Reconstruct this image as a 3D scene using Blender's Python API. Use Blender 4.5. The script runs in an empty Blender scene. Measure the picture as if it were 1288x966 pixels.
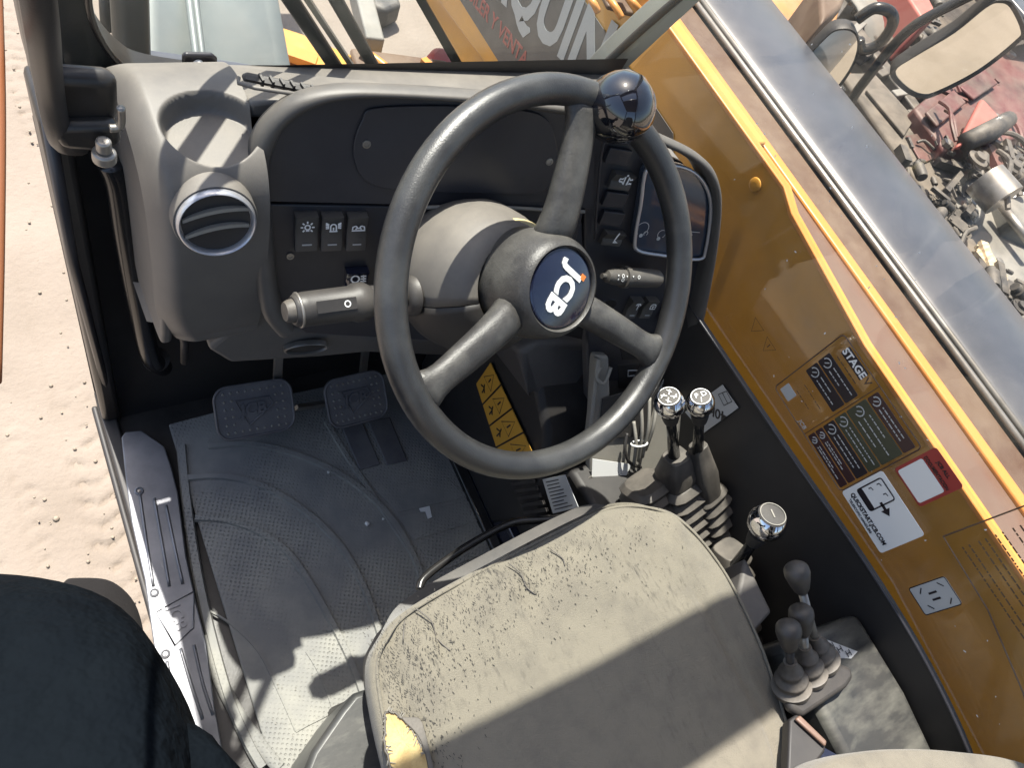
import bpy, bmesh, math, random
import numpy as np
from mathutils import Vector as V, Matrix as M4
from math import radians as R, sin, cos, pi

random.seed(7); rng = np.random.default_rng(7)
scene = bpy.context.scene
COL = scene.collection

# ------------------------------------------------------------------ camera
FX, CX, CY = 950.0, 644.0, 483.0            # focal length and centre of the 1288 x 966 photograph
_f = V((-1204, -2423, FX)).normalized()      # forward (+Y of the cab) seen by the camera
_d = V((-400, 571, FX)).normalized(); _d = (_d - _f*(_f@_d)).normalized()
_x = _d.cross(_f)
if _x.x < 0: _x = -_x
CAM = V((0, 0, 1.3))
cam_d = bpy.data.cameras.new('camera'); cam = bpy.data.objects.new('camera', cam_d); COL.objects.link(cam)
def _w(c): return V((c@_x, c@_f, -(c@_d)))   # image-axis vector (right, down, ahead) -> world
rt, up, bk = _w(V((1,0,0))), _w(V((0,-1,0))), _w(V((0,0,-1)))
cam.matrix_world = M4(((rt.x,up.x,bk.x,CAM.x),(rt.y,up.y,bk.y,CAM.y),(rt.z,up.z,bk.z,CAM.z),(0,0,0,1)))
cam_d.sensor_fit = 'HORIZONTAL'; cam_d.sensor_width = 36; cam_d.lens = FX/1288*36
cam_d.clip_start = .02; cam_d.clip_end = 500
scene.camera = cam

# ------------------------------------------------------------------ light
SUN_EL, SUN_AZ = 67, -3                      # sun stands ahead of the cab (+Y), a touch to the left
world = bpy.data.worlds.new('World'); scene.world = world; world.use_nodes = True
nt = world.node_tree; bg = nt.nodes['Background']
sky = nt.nodes.new('ShaderNodeTexSky'); sky.sky_type = 'NISHITA'; sky.sun_disc = False
sky.sun_elevation = R(SUN_EL); sky.sun_rotation = R(SUN_AZ); sky.air_density = 1.0; sky.dust_density = 2.5
nt.links.new(sky.outputs[0], bg.inputs[0]); bg.inputs[1].default_value = .12
sd = bpy.data.lights.new('sun', 'SUN'); sun = bpy.data.objects.new('sun', sd); COL.objects.link(sun)
sd.energy = 5.0; sd.angle = R(.6); sd.color = (1, .95, .87)
_s = V((sin(R(SUN_AZ))*cos(R(SUN_EL)), cos(R(SUN_AZ))*cos(R(SUN_EL)), sin(R(SUN_EL))))
sun.rotation_euler = _s.to_track_quat('Z', 'Y').to_euler(); sun.location = (0, 3, 6)
vs = scene.view_settings; vs.view_transform = 'Standard'; vs.look = 'None'; vs.exposure = 1.15; vs.gamma = 1
scene.cycles.max_bounces = 10; scene.cycles.transparent_max_bounces = 16

# ------------------------------------------------------------------ locating helpers
def ray(px, py): return _w(V((px-CX, py-CY, FX)))
def P(px, py, x=None, y=None, z=None):
    "real-world point seen at a photograph pixel on the plane x=, y= or z="
    r = ray(px, py)
    t = (x-CAM.x)/r.x if x is not None else (y-CAM.y)/r.y if y is not None else (z-CAM.z)/r.z
    return CAM + r*t
class Plane:
    def __init__(s, o, n, right=(1,0,0)):
        s.o = V(o); s.n = V(n).normalized(); r = V(right); s.u = (r - s.n*(r@s.n)).normalized(); s.v = s.n.cross(s.u)
    def px(s, px, py, w=0):
        r = ray(px, py); t = ((s.o + s.n*w - CAM)@s.n)/(r@s.n); return CAM + r*t
    def uv(s, p): d = p - s.o; return (d@s.u, d@s.v)
    def at(s, a, b, w=0): return s.o + s.u*a + s.v*b + s.n*w
    def mat(s, p, rot=0):
        u = s.u*cos(rot) + s.v*sin(rot); v = s.n.cross(u)
        return M4(((u.x,v.x,s.n.x,p.x),(u.y,v.y,s.n.y,p.y),(u.z,v.z,s.n.z,p.z),(0,0,0,1)))
def smooth_path(pts, n=6, closed=False):
    pts = [V(p) for p in pts]; out = []; N = len(pts)
    segs = N if closed else N-1
    for i in range(segs):
        if closed: a,b,c,d = pts[(i-1)%N],pts[i],pts[(i+1)%N],pts[(i+2)%N]
        else: a,b,c,d = pts[max(i-1,0)],pts[i],pts[i+1],pts[min(i+2,N-1)]
        for k in range(n):
            t = k/n
            out.append(.5*((2*b)+(c-a)*t+(2*a-5*b+4*c-d)*t*t+(3*b-a-3*c+d)*t**3))
    if not closed: out.append(pts[-1])
    return out

# ------------------------------------------------------------------ mesh builder
class MB:
    def __init__(s): s.v = []; s.f = []
    def add(s, vs, fs):
        o = len(s.v); s.v += [V(v) for v in vs]; s.f += [tuple(i+o for i in f) for f in fs]; return s
    def box(s, c, size, rot=None, taper=1):
        hx,hy,hz = [k/2 for k in size]; vs = []
        for z in (-1,1):
            t = taper if z > 0 else 1
            for x,y in ((-1,-1),(1,-1),(1,1),(-1,1)): vs.append(V((x*hx*t,y*hy*t,z*hz)))
        if rot is not None: vs = [rot@v for v in vs]
        return s.add([V(c)+v for v in vs], [(3,2,1,0),(4,5,6,7),(0,1,5,4),(1,2,6,5),(2,3,7,6),(3,0,4,7)])
    def prism(s, poly, ext):
        "poly: 3d outline; ext: thickness vector; caps filled as n-gons"
        poly = [V(p) for p in poly]; e = V(ext); n = len(poly)
        nn = V((0,0,0))
        for i in range(n): nn += poly[i].cross(poly[(i+1)%n])
        if nn@e > 0: poly = poly[::-1]
        return s.add(poly+[p+e for p in poly], [tuple(range(n)), tuple(range(2*n-1, n-1, -1))]+[(i,n+i,n+(i+1)%n,(i+1)%n) for i in range(n)])
    def bar(s, a, b, w, h, upv=(0,0,1)):
        a,b = V(a),V(b); d = (b-a).normalized(); u = V(upv); sdv = d.cross(u)
        if sdv.length < 1e-4: sdv = d.cross(V((1,0,0)))
        sdv.normalize(); u = sdv.cross(d)
        pts = [a+sdv*w/2*i+u*h/2*j for i,j in ((-1,-1),(1,-1),(1,1),(-1,1))]
        return s.prism(pts, b-a)
    def tube(s, path, r, n=12, cap=True, closed=False, sq=None):
        path = [V(p) for p in path]; N = len(path); rs = r if isinstance(r, (list,tuple)) else [r]*N
        rings = []; prev = None
        for i,p in enumerate(path):
            if closed: t = path[(i+1)%N]-path[i-1]
            else: t = path[min(i+1,N-1)]-path[max(i-1,0)]
            t.normalize()
            if prev is None:
                a = V((0,0,1)) if abs(t.z) < .9 else V((1,0,0)); u = t.cross(a).normalized()
            else: u = (prev - t*(prev@t)).normalized()
            prev = u; w = t.cross(u)
            rings.append([p+(u*cos(2*pi*k/n)+w*sin(2*pi*k/n))*rs[i] for k in range(n)])
        return s.rings(rings, cap and not closed, closed)
    def rings(s, rings, cap=True, closed=False):
        n = len(rings[0]); N = len(rings); vs = [v for r_ in rings for v in r_]; fs = []
        for i in range(N if closed else N-1):
            j = (i+1)%N
            for k in range(n): fs.append((i*n+k, i*n+(k+1)%n, j*n+(k+1)%n, j*n+k))
        if cap: fs += [tuple(range(n-1,-1,-1)), tuple((N-1)*n+k for k in range(n))]
        return s.add(vs, fs)
    def lathe(s, o, ax, prof, n=32, squash=(1,1), xdir=None):
        "prof: (distance along axis, radius)"
        o = V(o); ax = V(ax).normalized(); a = V(xdir) if xdir else (V((1,0,0)) if abs(ax.x) < .8 else V((0,1,0)))
        u = (a-ax*(a@ax)).normalized(); w = ax.cross(u)
        return s.rings([[o+ax*h+(u*cos(2*pi*k/n)*squash[0]+w*sin(2*pi*k/n)*squash[1])*max(r_,1e-5) for k in range(n)] for h,r_ in prof])
    def ball(s, c, r, n=24, ax=(0,0,1), sq=1):
        return s.lathe(c, ax, [(-r*cos(pi*i/(n//2))*sq, r*sin(pi*i/(n//2))) for i in range(n//2+1)], n)
    def grid(s, rows, wrap=False):
        n = len(rows[0]); vs = [v for r_ in rows for v in r_]
        fs = [(i*n+k, i*n+k+1, (i+1)*n+k+1, (i+1)*n+k) for i in range(len(rows)-1) for k in range(n-1)]
        return s.add(vs, fs)
    def ribbon(s, pts, w, nrm, lift=.0006, closed=False):
        "thin printed stroke of width w lying on a surface with normal nrm"
        pts = [V(p) for p in pts]; N = len(pts); n_ = V(nrm).normalized(); L=[];Rr=[]
        for i,p in enumerate(pts):
            t = (pts[(i+1)%N]-pts[i-1]) if closed else (pts[min(i+1,N-1)]-pts[max(i-1,0)])
            if t.length < 1e-9: t = V((1,0,0))
            sd_ = n_.cross(t.normalized()).normalized()*w/2
            L.append(p-sd_+n_*lift); Rr.append(p+sd_+n_*lift)
        fs = [(i,(i+1)%N,N+(i+1)%N,N+i) for i in range(N if closed else N-1)]
        return s.add(L+Rr, fs)

WM = {}
def tag(o, label=None, cat=None, group=None, kind=None):
    if label: o['label'] = label
    if cat: o['category'] = cat
    if group: o['group'] = group
    if kind: o['kind'] = kind
    return o
def thing(name, label, cat, loc=(0,0,0), group=None):
    o = bpy.data.objects.new(name, None); COL.objects.link(o); o.empty_display_size = .05
    o.location = loc; WM[o.name] = M4.Translation(V(loc)); return tag(o, label, cat, group)
def obj(name, mb, m, parent=None, smooth=None, bevel=0, sub=0, M=None, weld=True, solid=0):
    """one mesh object from world-space geometry (or local geometry when M is given)"""
    vs = mb.v
    if parent is not None: wp = WM[parent.name]
    if M is None:
        if parent is not None: W = wp
        else:
            A = np.array([tuple(v) for v in vs]); W = M4.Translation(V(((A[:,0].min()+A[:,0].max())/2,(A[:,1].min()+A[:,1].max())/2,A[:,2].min())))
        Wi = W.inverted(); vs = [Wi@v for v in vs]
    else: W = M
    me = bpy.data.meshes.new(name); me.from_pydata([tuple(v) for v in vs], [], mb.f)
    bm = bmesh.new(); bm.from_mesh(me)
    if weld: bmesh.ops.remove_doubles(bm, verts=bm.verts, dist=1e-5)
    bmesh.ops.recalc_face_normals(bm, faces=bm.faces)
    bm.to_mesh(me); bm.free()
    me.materials.append(m)
    o = bpy.data.objects.new(name, me); COL.objects.link(o); WM[o.name] = W.copy()
    if parent is not None: o.parent = parent; o.matrix_basis = wp.inverted()@W
    else: o.matrix_basis = W
    if smooth: me.shade_smooth() if smooth is True else (me.shade_smooth(), me.set_sharp_from_angle(angle=R(smooth)))
    if bevel:
        b = o.modifiers.new('bevel', 'BEVEL'); b.width = bevel; b.segments = 3; b.limit_method = 'ANGLE'; b.angle_limit = R(35)
        me.shade_smooth(); me.set_sharp_from_angle(angle=R(50)); b.harden_normals = False
    if solid:
        b = o.modifiers.new('solid', 'SOLIDIFY'); b.thickness = solid; b.offset = -1
    if sub:
        b = o.modifiers.new('sub', 'SUBSURF'); b.levels = sub; b.render_levels = sub; me.shade_smooth()
    return o
_tc = {}
def text_mb(body, Mx, size, shear=0, fat=0, thick=.0004, align='CENTER', sx=1.0):
    key = (body, size, shear, fat, thick, align)
    if key not in _tc:
        c = bpy.data.curves.new('t', 'FONT'); c.body = body; c.size = size; c.shear = shear; c.offset = fat; c.extrude = thick/2
        c.align_x = align; c.align_y = 'CENTER'; c.resolution_u = 3
        t = bpy.data.objects.new('t', c); me = bpy.data.meshes.new_from_object(t)
        _tc[key] = ([v.co.copy() for v in me.vertices], [tuple(p.vertices) for p in me.polygons])
        bpy.data.objects.remove(t); bpy.data.curves.remove(c)
    vs, fs = _tc[key]; mb = MB(); mb.add([Mx@V((v.x*sx, v.y, v.z+thick/2+.0003)) for v in vs], fs); return mb
def merge(*mbs):
    r = MB()
    for m in mbs: r.add(m.v, m.f)
    return r
def dup(root, mat_world, label=None, name=None):
    c = root.copy(); COL.objects.link(c); WM[c.name] = mat_world
    if c.parent: c.matrix_basis = WM[c.parent.name].inverted()@mat_world
    else: c.matrix_basis = mat_world
    if label: c['label'] = label
    for ch in root.children:
        d = ch.copy(); COL.objects.link(d); d.parent = c; WM[d.name] = mat_world@ch.matrix_basis
    return c

# ------------------------------------------------------------------ materials
MATS = {}
def mat(name, col, rough=.6, metal=0, col2=None, scale=8, mixlo=.4, mixhi=.65, bump=0, bscale=60, dust=0, dustcol=(.42,.37,.3), spec=.5, coat=0, detail=6, bumpd=.002, voron=0, sheen=0, stretch=None):
    m = bpy.data.materials.new(name); m.use_nodes = True; t = m.node_tree; N = t.nodes; L = t.links
    b = N['Principled BSDF']; b.inputs['Roughness'].default_value = rough; b.inputs['Metallic'].default_value = metal
    b.inputs['Specular IOR Level'].default_value = spec; b.inputs['Coat Weight'].default_value = coat; b.inputs['Coat Roughness'].default_value = .08
    b.inputs['Sheen Weight'].default_value = sheen
    tc = N.new('ShaderNodeTexCoord'); co = tc.outputs['Object']
    if stretch:
        mp = N.new('ShaderNodeMapping'); mp.inputs['Scale'].default_value = stretch; L.new(co, mp.inputs['Vector']); co = mp.outputs[0]
    col = (*col, 1); base = None
    def noise(sc, de=6, ro=.6):
        n = N.new('ShaderNodeTexNoise'); n.inputs['Scale'].default_value = sc; n.inputs['Detail'].default_value = de; n.inputs['Roughness'].default_value = ro
        L.new(co, n.inputs['Vector']); return n
    def ramp(src, lo, hi):
        r_ = N.new('ShaderNodeMapRange'); r_.inputs['From Min'].default_value = lo; r_.inputs['From Max'].default_value = hi; L.new(src, r_.inputs['Value']); return r_.outputs[0]
    def mix(fac, a, b_):
        mx = N.new('ShaderNodeMix'); mx.data_type = 'RGBA'
        L.new(fac, mx.inputs[0])
        for k, s_ in ((6,a),(7,b_)):
            if isinstance(s_, tuple): mx.inputs[k].default_value = s_
            else: L.new(s_, mx.inputs[k])
        return mx.outputs[2]
    cur = col
    if col2: cur = mix(ramp(noise(scale, detail).outputs[0], mixlo, mixhi), col, (*col2, 1))
    if dust:
        n1 = noise(14, 8, .7); geo = N.new('ShaderNodeNewGeometry'); sp = N.new('ShaderNodeSeparateXYZ'); L.new(geo.outputs['Normal'], sp.inputs[0])
        upf = ramp(sp.outputs[2], -.2, .9)
        mu = N.new('ShaderNodeMath'); mu.operation = 'MULTIPLY'; L.new(ramp(n1.outputs[0], .25, .75), mu.inputs[0]); L.new(upf, mu.inputs[1])
        m2 = N.new('ShaderNodeMath'); m2.operation = 'MULTIPLY'; L.new(mu.outputs[0], m2.inputs[0]); m2.inputs[1].default_value = dust
        cur = mix(m2.outputs[0], cur, (*dustcol, 1))
        rr = N.new('ShaderNodeMapRange'); rr.inputs['To Min'].default_value = rough; rr.inputs['To Max'].default_value = .9; L.new(m2.outputs[0], rr.inputs['Value']); L.new(rr.outputs[0], b.inputs['Roughness'])
    if isinstance(cur, tuple): b.inputs['Base Color'].default_value = cur
    else: L.new(cur, b.inputs['Base Color'])
    if bump:
        bn = N.new('ShaderNodeBump'); bn.inputs['Strength'].default_value = bump; bn.inputs['Distance'].default_value = bumpd
        if voron:
            vn = N.new('ShaderNodeTexVoronoi'); vn.inputs['Scale'].default_value = voron; L.new(co, vn.inputs['Vector']); L.new(vn.outputs['Distance'], bn.inputs['Height'])
        else: L.new(noise(bscale, 4).outputs[0], bn.inputs['Height'])
        L.new(bn.outputs[0], b.inputs['Normal'])
    MATS[name] = m; return m
def glass_mat(name, tint=(1,1,1), dirt_haze=.02, refl=1.0, dirt_haze_col=(.6,.6,.55)):
    m = bpy.data.materials.new(name); m.use_nodes = True; t = m.node_tree; N = t.nodes; L = t.links
    N.remove(N['Principled BSDF']); out = N['Material Output']
    tr = N.new('ShaderNodeBsdfTransparent'); tr.inputs[0].default_value = (*tint, 1)
    gl = N.new('ShaderNodeBsdfGlossy'); gl.inputs['Roughness'].default_value = .01
    lw = N.new('ShaderNodeLayerWeight'); lw.inputs[0].default_value = .5        # Schlick reflectance, the same from both sides of the pane
    pw = N.new('ShaderNodeMath'); pw.operation = 'POWER'; pw.inputs[1].default_value = 5; L.new(lw.outputs['Facing'], pw.inputs[0])
    mu = N.new('ShaderNodeMath'); mu.operation = 'MULTIPLY_ADD'; mu.inputs[1].default_value = .96*refl; mu.inputs[2].default_value = .035*refl; L.new(pw.outputs[0], mu.inputs[0])
    a = N.new('ShaderNodeMixShader'); L.new(mu.outputs[0], a.inputs[0]); L.new(tr.outputs[0], a.inputs[1]); L.new(gl.outputs[0], a.inputs[2])
    df = N.new('ShaderNodeBsdfDiffuse'); df.inputs[0].default_value = (*dirt_haze_col, 1)
    tc = N.new('ShaderNodeTexCoord'); n = N.new('ShaderNodeTexNoise'); n.inputs['Scale'].default_value = 9; n.inputs['Detail'].default_value = 10; n.inputs['Roughness'].default_value = .75
    L.new(tc.outputs['Object'], n.inputs['Vector'])
    mr = N.new('ShaderNodeMapRange'); mr.inputs['From Min'].default_value = .35; mr.inputs['From Max'].default_value = .8; mr.inputs['To Min'].default_value = dirt_haze*.4; mr.inputs['To Max'].default_value = dirt_haze*2.5
    L.new(n.outputs[0], mr.inputs['Value'])
    b = N.new('ShaderNodeMixShader'); L.new(mr.outputs[0], b.inputs[0]); L.new(a.outputs[0], b.inputs[1]); L.new(df.outputs[0], b.inputs[2])
    L.new(b.outputs[0], out.inputs['Surface']); return m

M_pod = mat('grey_moulded_plastic', (.10,.093,.086), .5, col2=(.135,.125,.113), scale=5, bump=.3, bscale=900, bumpd=.0005, dust=.3)
M_podd = mat('dark_grey_plastic', (.024,.023,.024), .45, col2=(.04,.037,.035), scale=6, bump=.3, bscale=900, bumpd=.0005, dust=.14)
M_panel = mat('black_panel_plastic', (.022,.022,.028), .38, col2=(.032,.032,.038), scale=8, bump=.15, bscale=1200, bumpd=.0003, dust=.04)
M_blk = mat('matt_black_plastic', (.016,.015,.016), .55, col2=(.03,.028,.027), scale=5, bump=.15, bscale=700, bumpd=.0004, dust=.05)
M_blkgloss = mat('glossy_black_metal', (.012,.012,.013), .22, bump=.03, bscale=40, dust=.05)
M_frame = mat('black_painted_frame', (.014,.013,.013), .35, col2=(.028,.026,.025), scale=6, bump=.1, bscale=300, dust=.08)
M_wheel = mat('worn_black_rubber_foam', (.02,.02,.021), .33, col2=(.06,.06,.057), scale=11, mixlo=.46, mixhi=.72, bump=.5, bscale=600, bumpd=.0006, spec=.6, dust=.09, dustcol=(.3,.29,.27))
M_spoke = mat('worn_grey_black_spoke', (.022,.021,.021), .38, col2=(.065,.063,.057), scale=14, mixlo=.45, bump=.6, bscale=500, bumpd=.0007, dust=.2, dustcol=(.32,.3,.27))
M_knob = mat('polished_black_knob', (.006,.006,.009), .06, spec=.7, coat=1)
M_chrome = mat('chrome', (.75,.75,.78), .07, metal=1)
M_silver = mat('satin_silver_plastic', (.5,.5,.52), .3, metal=.6)
M_alu = mat('scuffed_aluminium', (.25,.255,.27), .5, metal=.7, col2=(.17,.175,.19), scale=12, bump=.1, bscale=200, bumpd=.0004)
M_white = mat('white_print', (.78,.78,.76), .6)
M_whitegrey = mat('pale_grey_print', (.45,.46,.46), .5)
M_cream = mat('cream_plastic_ring', (.6,.5,.27), .5)
M_badge = mat('navy_badge', (.008,.011,.028), .12, coat=1, col2=(.014,.017,.035), scale=30)
M_orange = mat('orange_print', (.7,.2,.04), .5)
M_yprint = mat('amber_warning_vinyl', (.62,.33,.04), .45)
M_yel = mat('ochre_machine_paint', (.64,.31,.035), .3, col2=(.46,.23,.045), scale=5, mixlo=.42, mixhi=.78, bump=.06, bscale=60, spec=.6, dust=.18, coat=.4)
M_yel2 = mat('sunlit_yellow_edge_paint', (.60,.25,.055), .35, dust=.08)  # sun on the yellow edges is put into this separate tone
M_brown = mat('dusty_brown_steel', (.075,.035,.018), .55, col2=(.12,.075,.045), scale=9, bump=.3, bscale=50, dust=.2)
M_pink = mat('dusty_mauve_tone', (.15,.085,.06), .4, col2=(.11,.06,.04), scale=7, dust=.2)  # boom top's dust, with shade and window reflection put into the colour
M_banner = mat('grey_banner_vinyl', (.085,.083,.08), .5, col2=(.12,.115,.11), scale=9, dust=.15)
M_bantext = mat('pale_banner_letters', (.38,.4,.4), .5)
M_banred = mat('faded_red_banner_letters', (.3,.09,.08), .5)
M_hood = mat('grey_glossy_bonnet', (.045,.05,.062), .3, col2=(.065,.07,.085), scale=3, spec=.7, dust=.12, dustcol=(.3,.3,.32))
M_seat = mat('worn_green_grey_fabric', (.178,.160,.124), .95, col2=(.142,.128,.102), scale=26, mixlo=.45, mixhi=.7, bump=.9, bscale=700, bumpd=.0012, sheen=.2)
M_foam = mat('yellow_seat_foam', (.50,.38,.18), .95, col2=(.33,.22,.09), scale=38, mixlo=.4, mixhi=.75, bump=.9, bscale=420, bumpd=.001)
M_rub = mat('worn_rubber_bellows', (.035,.032,.03), .5, col2=(.065,.058,.052), scale=30, bump=.4, bscale=150, bumpd=.001, dust=.3)
M_conc = mat('grey_console_plastic', (.2,.19,.17), .6, col2=(.24,.23,.2), scale=8, bump=.15, bscale=400, dust=.3)
M_column = mat('brown_grey_tower_plastic', (.075,.07,.068), .6, bump=.15, bscale=500, bumpd=.0004, dust=.2)
M_cons2 = mat('scuffed_dark_console', (.03,.032,.033), .35, col2=(.12,.12,.105), scale=11, mixlo=.47, mixhi=.68, bump=.05, bscale=90, dust=.08, stretch=(1,2.2,1))
M_pedal = mat('pedal_rubber', (.075,.077,.09), .5, col2=(.105,.107,.118), scale=20, bump=.2, bscale=400, dust=.25)
M_steel = mat('dull_steel', (.36,.34,.31), .4, metal=.7, col2=(.25,.23,.2), scale=15)
M_screen = mat('dark_blue_screen', (.035,.05,.075), .08, coat=1)
M_red = mat('red_plastic', (.5,.07,.06), .45)
M_mirror = mat('mirror_glass', (.85,.86,.82), .02, metal=1)
M_olive = mat('olive_grey_pillar_trim', (.33,.33,.28), .55, dust=.25, bump=.1, bscale=300)
M_sand = None

M_jacket = mat('dark_navy_jacket_cloth', (.0025,.004,.006), .9, col2=(.004,.006,.008), scale=4, bump=.6, bscale=12, bumpd=.04, spec=.05)
M_jeans = mat('dark_brown_cloth', (.005,.004,.004), .95, bump=.3, bscale=20, bumpd=.01)
M_skin = mat('skin', (.5,.3,.22), .5)
M_hair = mat('dark_hair', (.03,.02,.015), .7, bump=.5, bscale=80)
M_winglass = glass_mat('side_window_glass', (.98,.96,.92), .024, 1.1)  # dust film, raised to lay a veil of glare haze over the view
M_scrglass = glass_mat('windscreen_glass', (.975,.99,.98), .022, .55, (.55,.6,.57))

def ground_mat():
    m = mat('sandy_ground', (.245,.205,.168), .95, col2=(.205,.17,.136), scale=2.2, bump=.5, bscale=60, bumpd=.008, detail=10)
    return m
M_sand = ground_mat()
def mat_floor():
    m = mat('dusty_rubber_mat', (.19,.19,.185), .8, col2=(.33,.32,.28), scale=7, mixlo=.38, mixhi=.68, detail=8)
    t = m.node_tree; N = t.nodes; L = t.links; b = N['Principled BSDF']
    tc = N.new('ShaderNodeTexCoord'); mp = N.new('ShaderNodeMapping'); mp.inputs['Rotation'].default_value = (0,0,R(28)); L.new(tc.outputs['Object'], mp.inputs['Vector'])
    sx = N.new('ShaderNodeSeparateXYZ'); L.new(mp.outputs[0], sx.inputs[0]); outs = []
    for k in (0,1):
        a = N.new('ShaderNodeMath'); a.operation = 'MULTIPLY'; a.inputs[1].default_value = 2*pi/.0068; L.new(sx.outputs[k], a.inputs[0])
        s_ = N.new('ShaderNodeMath'); s_.operation = 'SINE'; L.new(a.outputs[0], s_.inputs[0]); outs.append(s_)
    mu = N.new('ShaderNodeMath'); mu.operation = 'ADD'; L.new(outs[0].outputs[0], mu.inputs[0]); L.new(outs[1].outputs[0], mu.inputs[1])
    st = N.new('ShaderNodeMapRange'); st.inputs['From Min'].default_value = .9; st.inputs['From Max'].default_value = 1.6; st.inputs['To Min'].default_value = 1; st.inputs['To Max'].default_value = 0
    L.new(mu.outputs[0], st.inputs['Value'])
    n = N.new('ShaderNodeTexNoise'); n.inputs['Scale'].default_value = 6; L.new(tc.outputs['Object'], n.inputs['Vector'])
    mr = N.new('ShaderNodeMapRange'); mr.inputs['From Min'].default_value = .38; mr.inputs['From Max'].default_value = .56; L.new(n.outputs[0], mr.inputs['Value'])
    bn = N.new('ShaderNodeBump'); bn.inputs['Distance'].default_value = .0022; L.new(mr.outputs[0], bn.inputs['Strength']); L.new(st.outputs[0], bn.inputs['Height'])
    L.new(bn.outputs[0], b.inputs['Normal']); return m
M_mat = mat_floor()
def mat_seat():
    "adds the rubbed, pilled grain of the worn cushion"
    m = M_seat; t = m.node_tree; N = t.nodes; L = t.links; b = N['Principled BSDF']
    src = b.inputs['Base Color'].links[0].from_socket
    tc = N.new('ShaderNodeTexCoord'); mp = N.new('ShaderNodeMapping'); mp.inputs['Scale'].default_value = (130,38,60); mp.inputs['Rotation'].default_value = (0,0,R(10)); L.new(tc.outputs['Object'], mp.inputs['Vector'])
    n = N.new('ShaderNodeTexNoise'); n.inputs['Scale'].default_value = 1.3; n.inputs['Detail'].default_value = 5; n.inputs['Roughness'].default_value = .65; L.new(mp.outputs[0], n.inputs['Vector'])
    k = N.new('ShaderNodeTexNoise'); k.inputs['Scale'].default_value = 7; k.inputs['Detail'].default_value = 3; L.new(tc.outputs['Object'], k.inputs['Vector'])
    a = N.new('ShaderNodeMapRange'); a.inputs['From Min'].default_value = .53; a.inputs['From Max'].default_value = .66; L.new(n.outputs[0], a.inputs['Value'])
    c = N.new('ShaderNodeMapRange'); c.inputs['From Min'].default_value = .42; c.inputs['From Max'].default_value = .6; L.new(k.outputs[0], c.inputs['Value'])
    mu = N.new('ShaderNodeMath'); mu.operation = 'MULTIPLY'; L.new(a.outputs[0], mu.inputs[0]); L.new(c.outputs[0], mu.inputs[1])
    sp_ = N.new('ShaderNodeSeparateXYZ'); L.new(tc.outputs['Object'], sp_.inputs[0])
    fr_ = N.new('ShaderNodeMapRange'); fr_.inputs['From Min'].default_value = .05; fr_.inputs['From Max'].default_value = .17; fr_.inputs['To Min'].default_value = .25; fr_.inputs['To Max'].default_value = 1.0; L.new(sp_.outputs[1], fr_.inputs['Value'])
    m2 = N.new('ShaderNodeMath'); m2.operation = 'MULTIPLY'; L.new(mu.outputs[0], m2.inputs[0]); L.new(fr_.outputs[0], m2.inputs[1])
    mx = N.new('ShaderNodeMix'); mx.data_type = 'RGBA'; L.new(m2.outputs[0], mx.inputs[0]); L.new(src, mx.inputs[6]); mx.inputs[7].default_value = (.035,.032,.028,1)
    L.new(mx.outputs[2], b.inputs['Base Color'])
mat_seat()

exec_parts = True
# ================================================================== SETTING
# ---- ground outside, z = -0.85, with pressed tyre tracks beside the cab
GZ = -.85
mb = MB(); mb.add([(-90,-90,GZ-.012),(90,-90,GZ-.012),(90,90,GZ-.012),(-90,90,GZ-.012)], [(0,1,2,3)])
g = obj('ground', mb, M_sand); tag(g, kind='structure')
xs = np.arange(-1.3, .9, .009); ys = np.arange(-.4, 3.9, .009); X, Y = np.meshgrid(xs, ys)
def vnoise(X, Y, s, seed):
    r_ = np.random.default_rng(seed); T = r_.random((256,256)); x = X*s+40; y = Y*s+40
    xi = np.floor(x).astype(int); yi = np.floor(y).astype(int); fx = x-xi; fy = y-yi; fx = fx*fx*(3-2*fx); fy = fy*fy*(3-2*fy)
    g_ = lambda a,b: T[a%256, b%256]
    return (g_(xi,yi)*(1-fx)*(1-fy)+g_(xi+1,yi)*fx*(1-fy)+g_(xi,yi+1)*(1-fx)*fy+g_(xi+1,yi+1)*fx*fy)-.5
Z = vnoise(X,Y,3,1)*.003 + vnoise(X,Y,11,2)*.0018 + vnoise(X,Y,40,3)*.001 + vnoise(X,Y,90,4)*.0012
for cx, w, per, ph in ((-.46,.13,.062,0),(-.28,.07,.05,.4),(-.16,.07,.05,1.1),(-.02,.11,.06,.2),(.13,.08,.05,.9),(-.70,.12,.07,2),(.3,.1,.06,2)):
    xx = X-cx-.03*np.sin(Y*1.3+ph)+.02; inside = np.clip((w/2-np.abs(xx))/.012, 0, 1)
    lug = np.clip((np.sin(2*pi*(Y+np.abs(xx)*.5*np.sign(ph-.5))/per+ph)-.35)*2.2, 0, 1)
    fade = np.clip(.55+vnoise(X,Y,2.2,int(cx*100)+99)*2.4, 0, 1)
    Z -= inside*lug*.015*fade*(.4+.6*(np.sin(2*pi*xx/.032+ph)>-.2))*np.clip(.6+vnoise(X,Y,25,int(cx*77)+60)*2,0,1); Z -= inside*.003
st = MB(); n = len(xs); st.v = [V((a,b,c)) for a,b,c in zip(X.ravel(), Y.ravel(), (Z+GZ).ravel())]
st.f = [(i*n+k,i*n+k+1,(i+1)*n+k+1,(i+1)*n+k) for i in range(len(ys)-1) for k in range(n-1)]
g2 = obj('tyre_tracked_ground', st, M_sand, smooth=True, weld=False); tag(g2, kind='structure')

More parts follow.
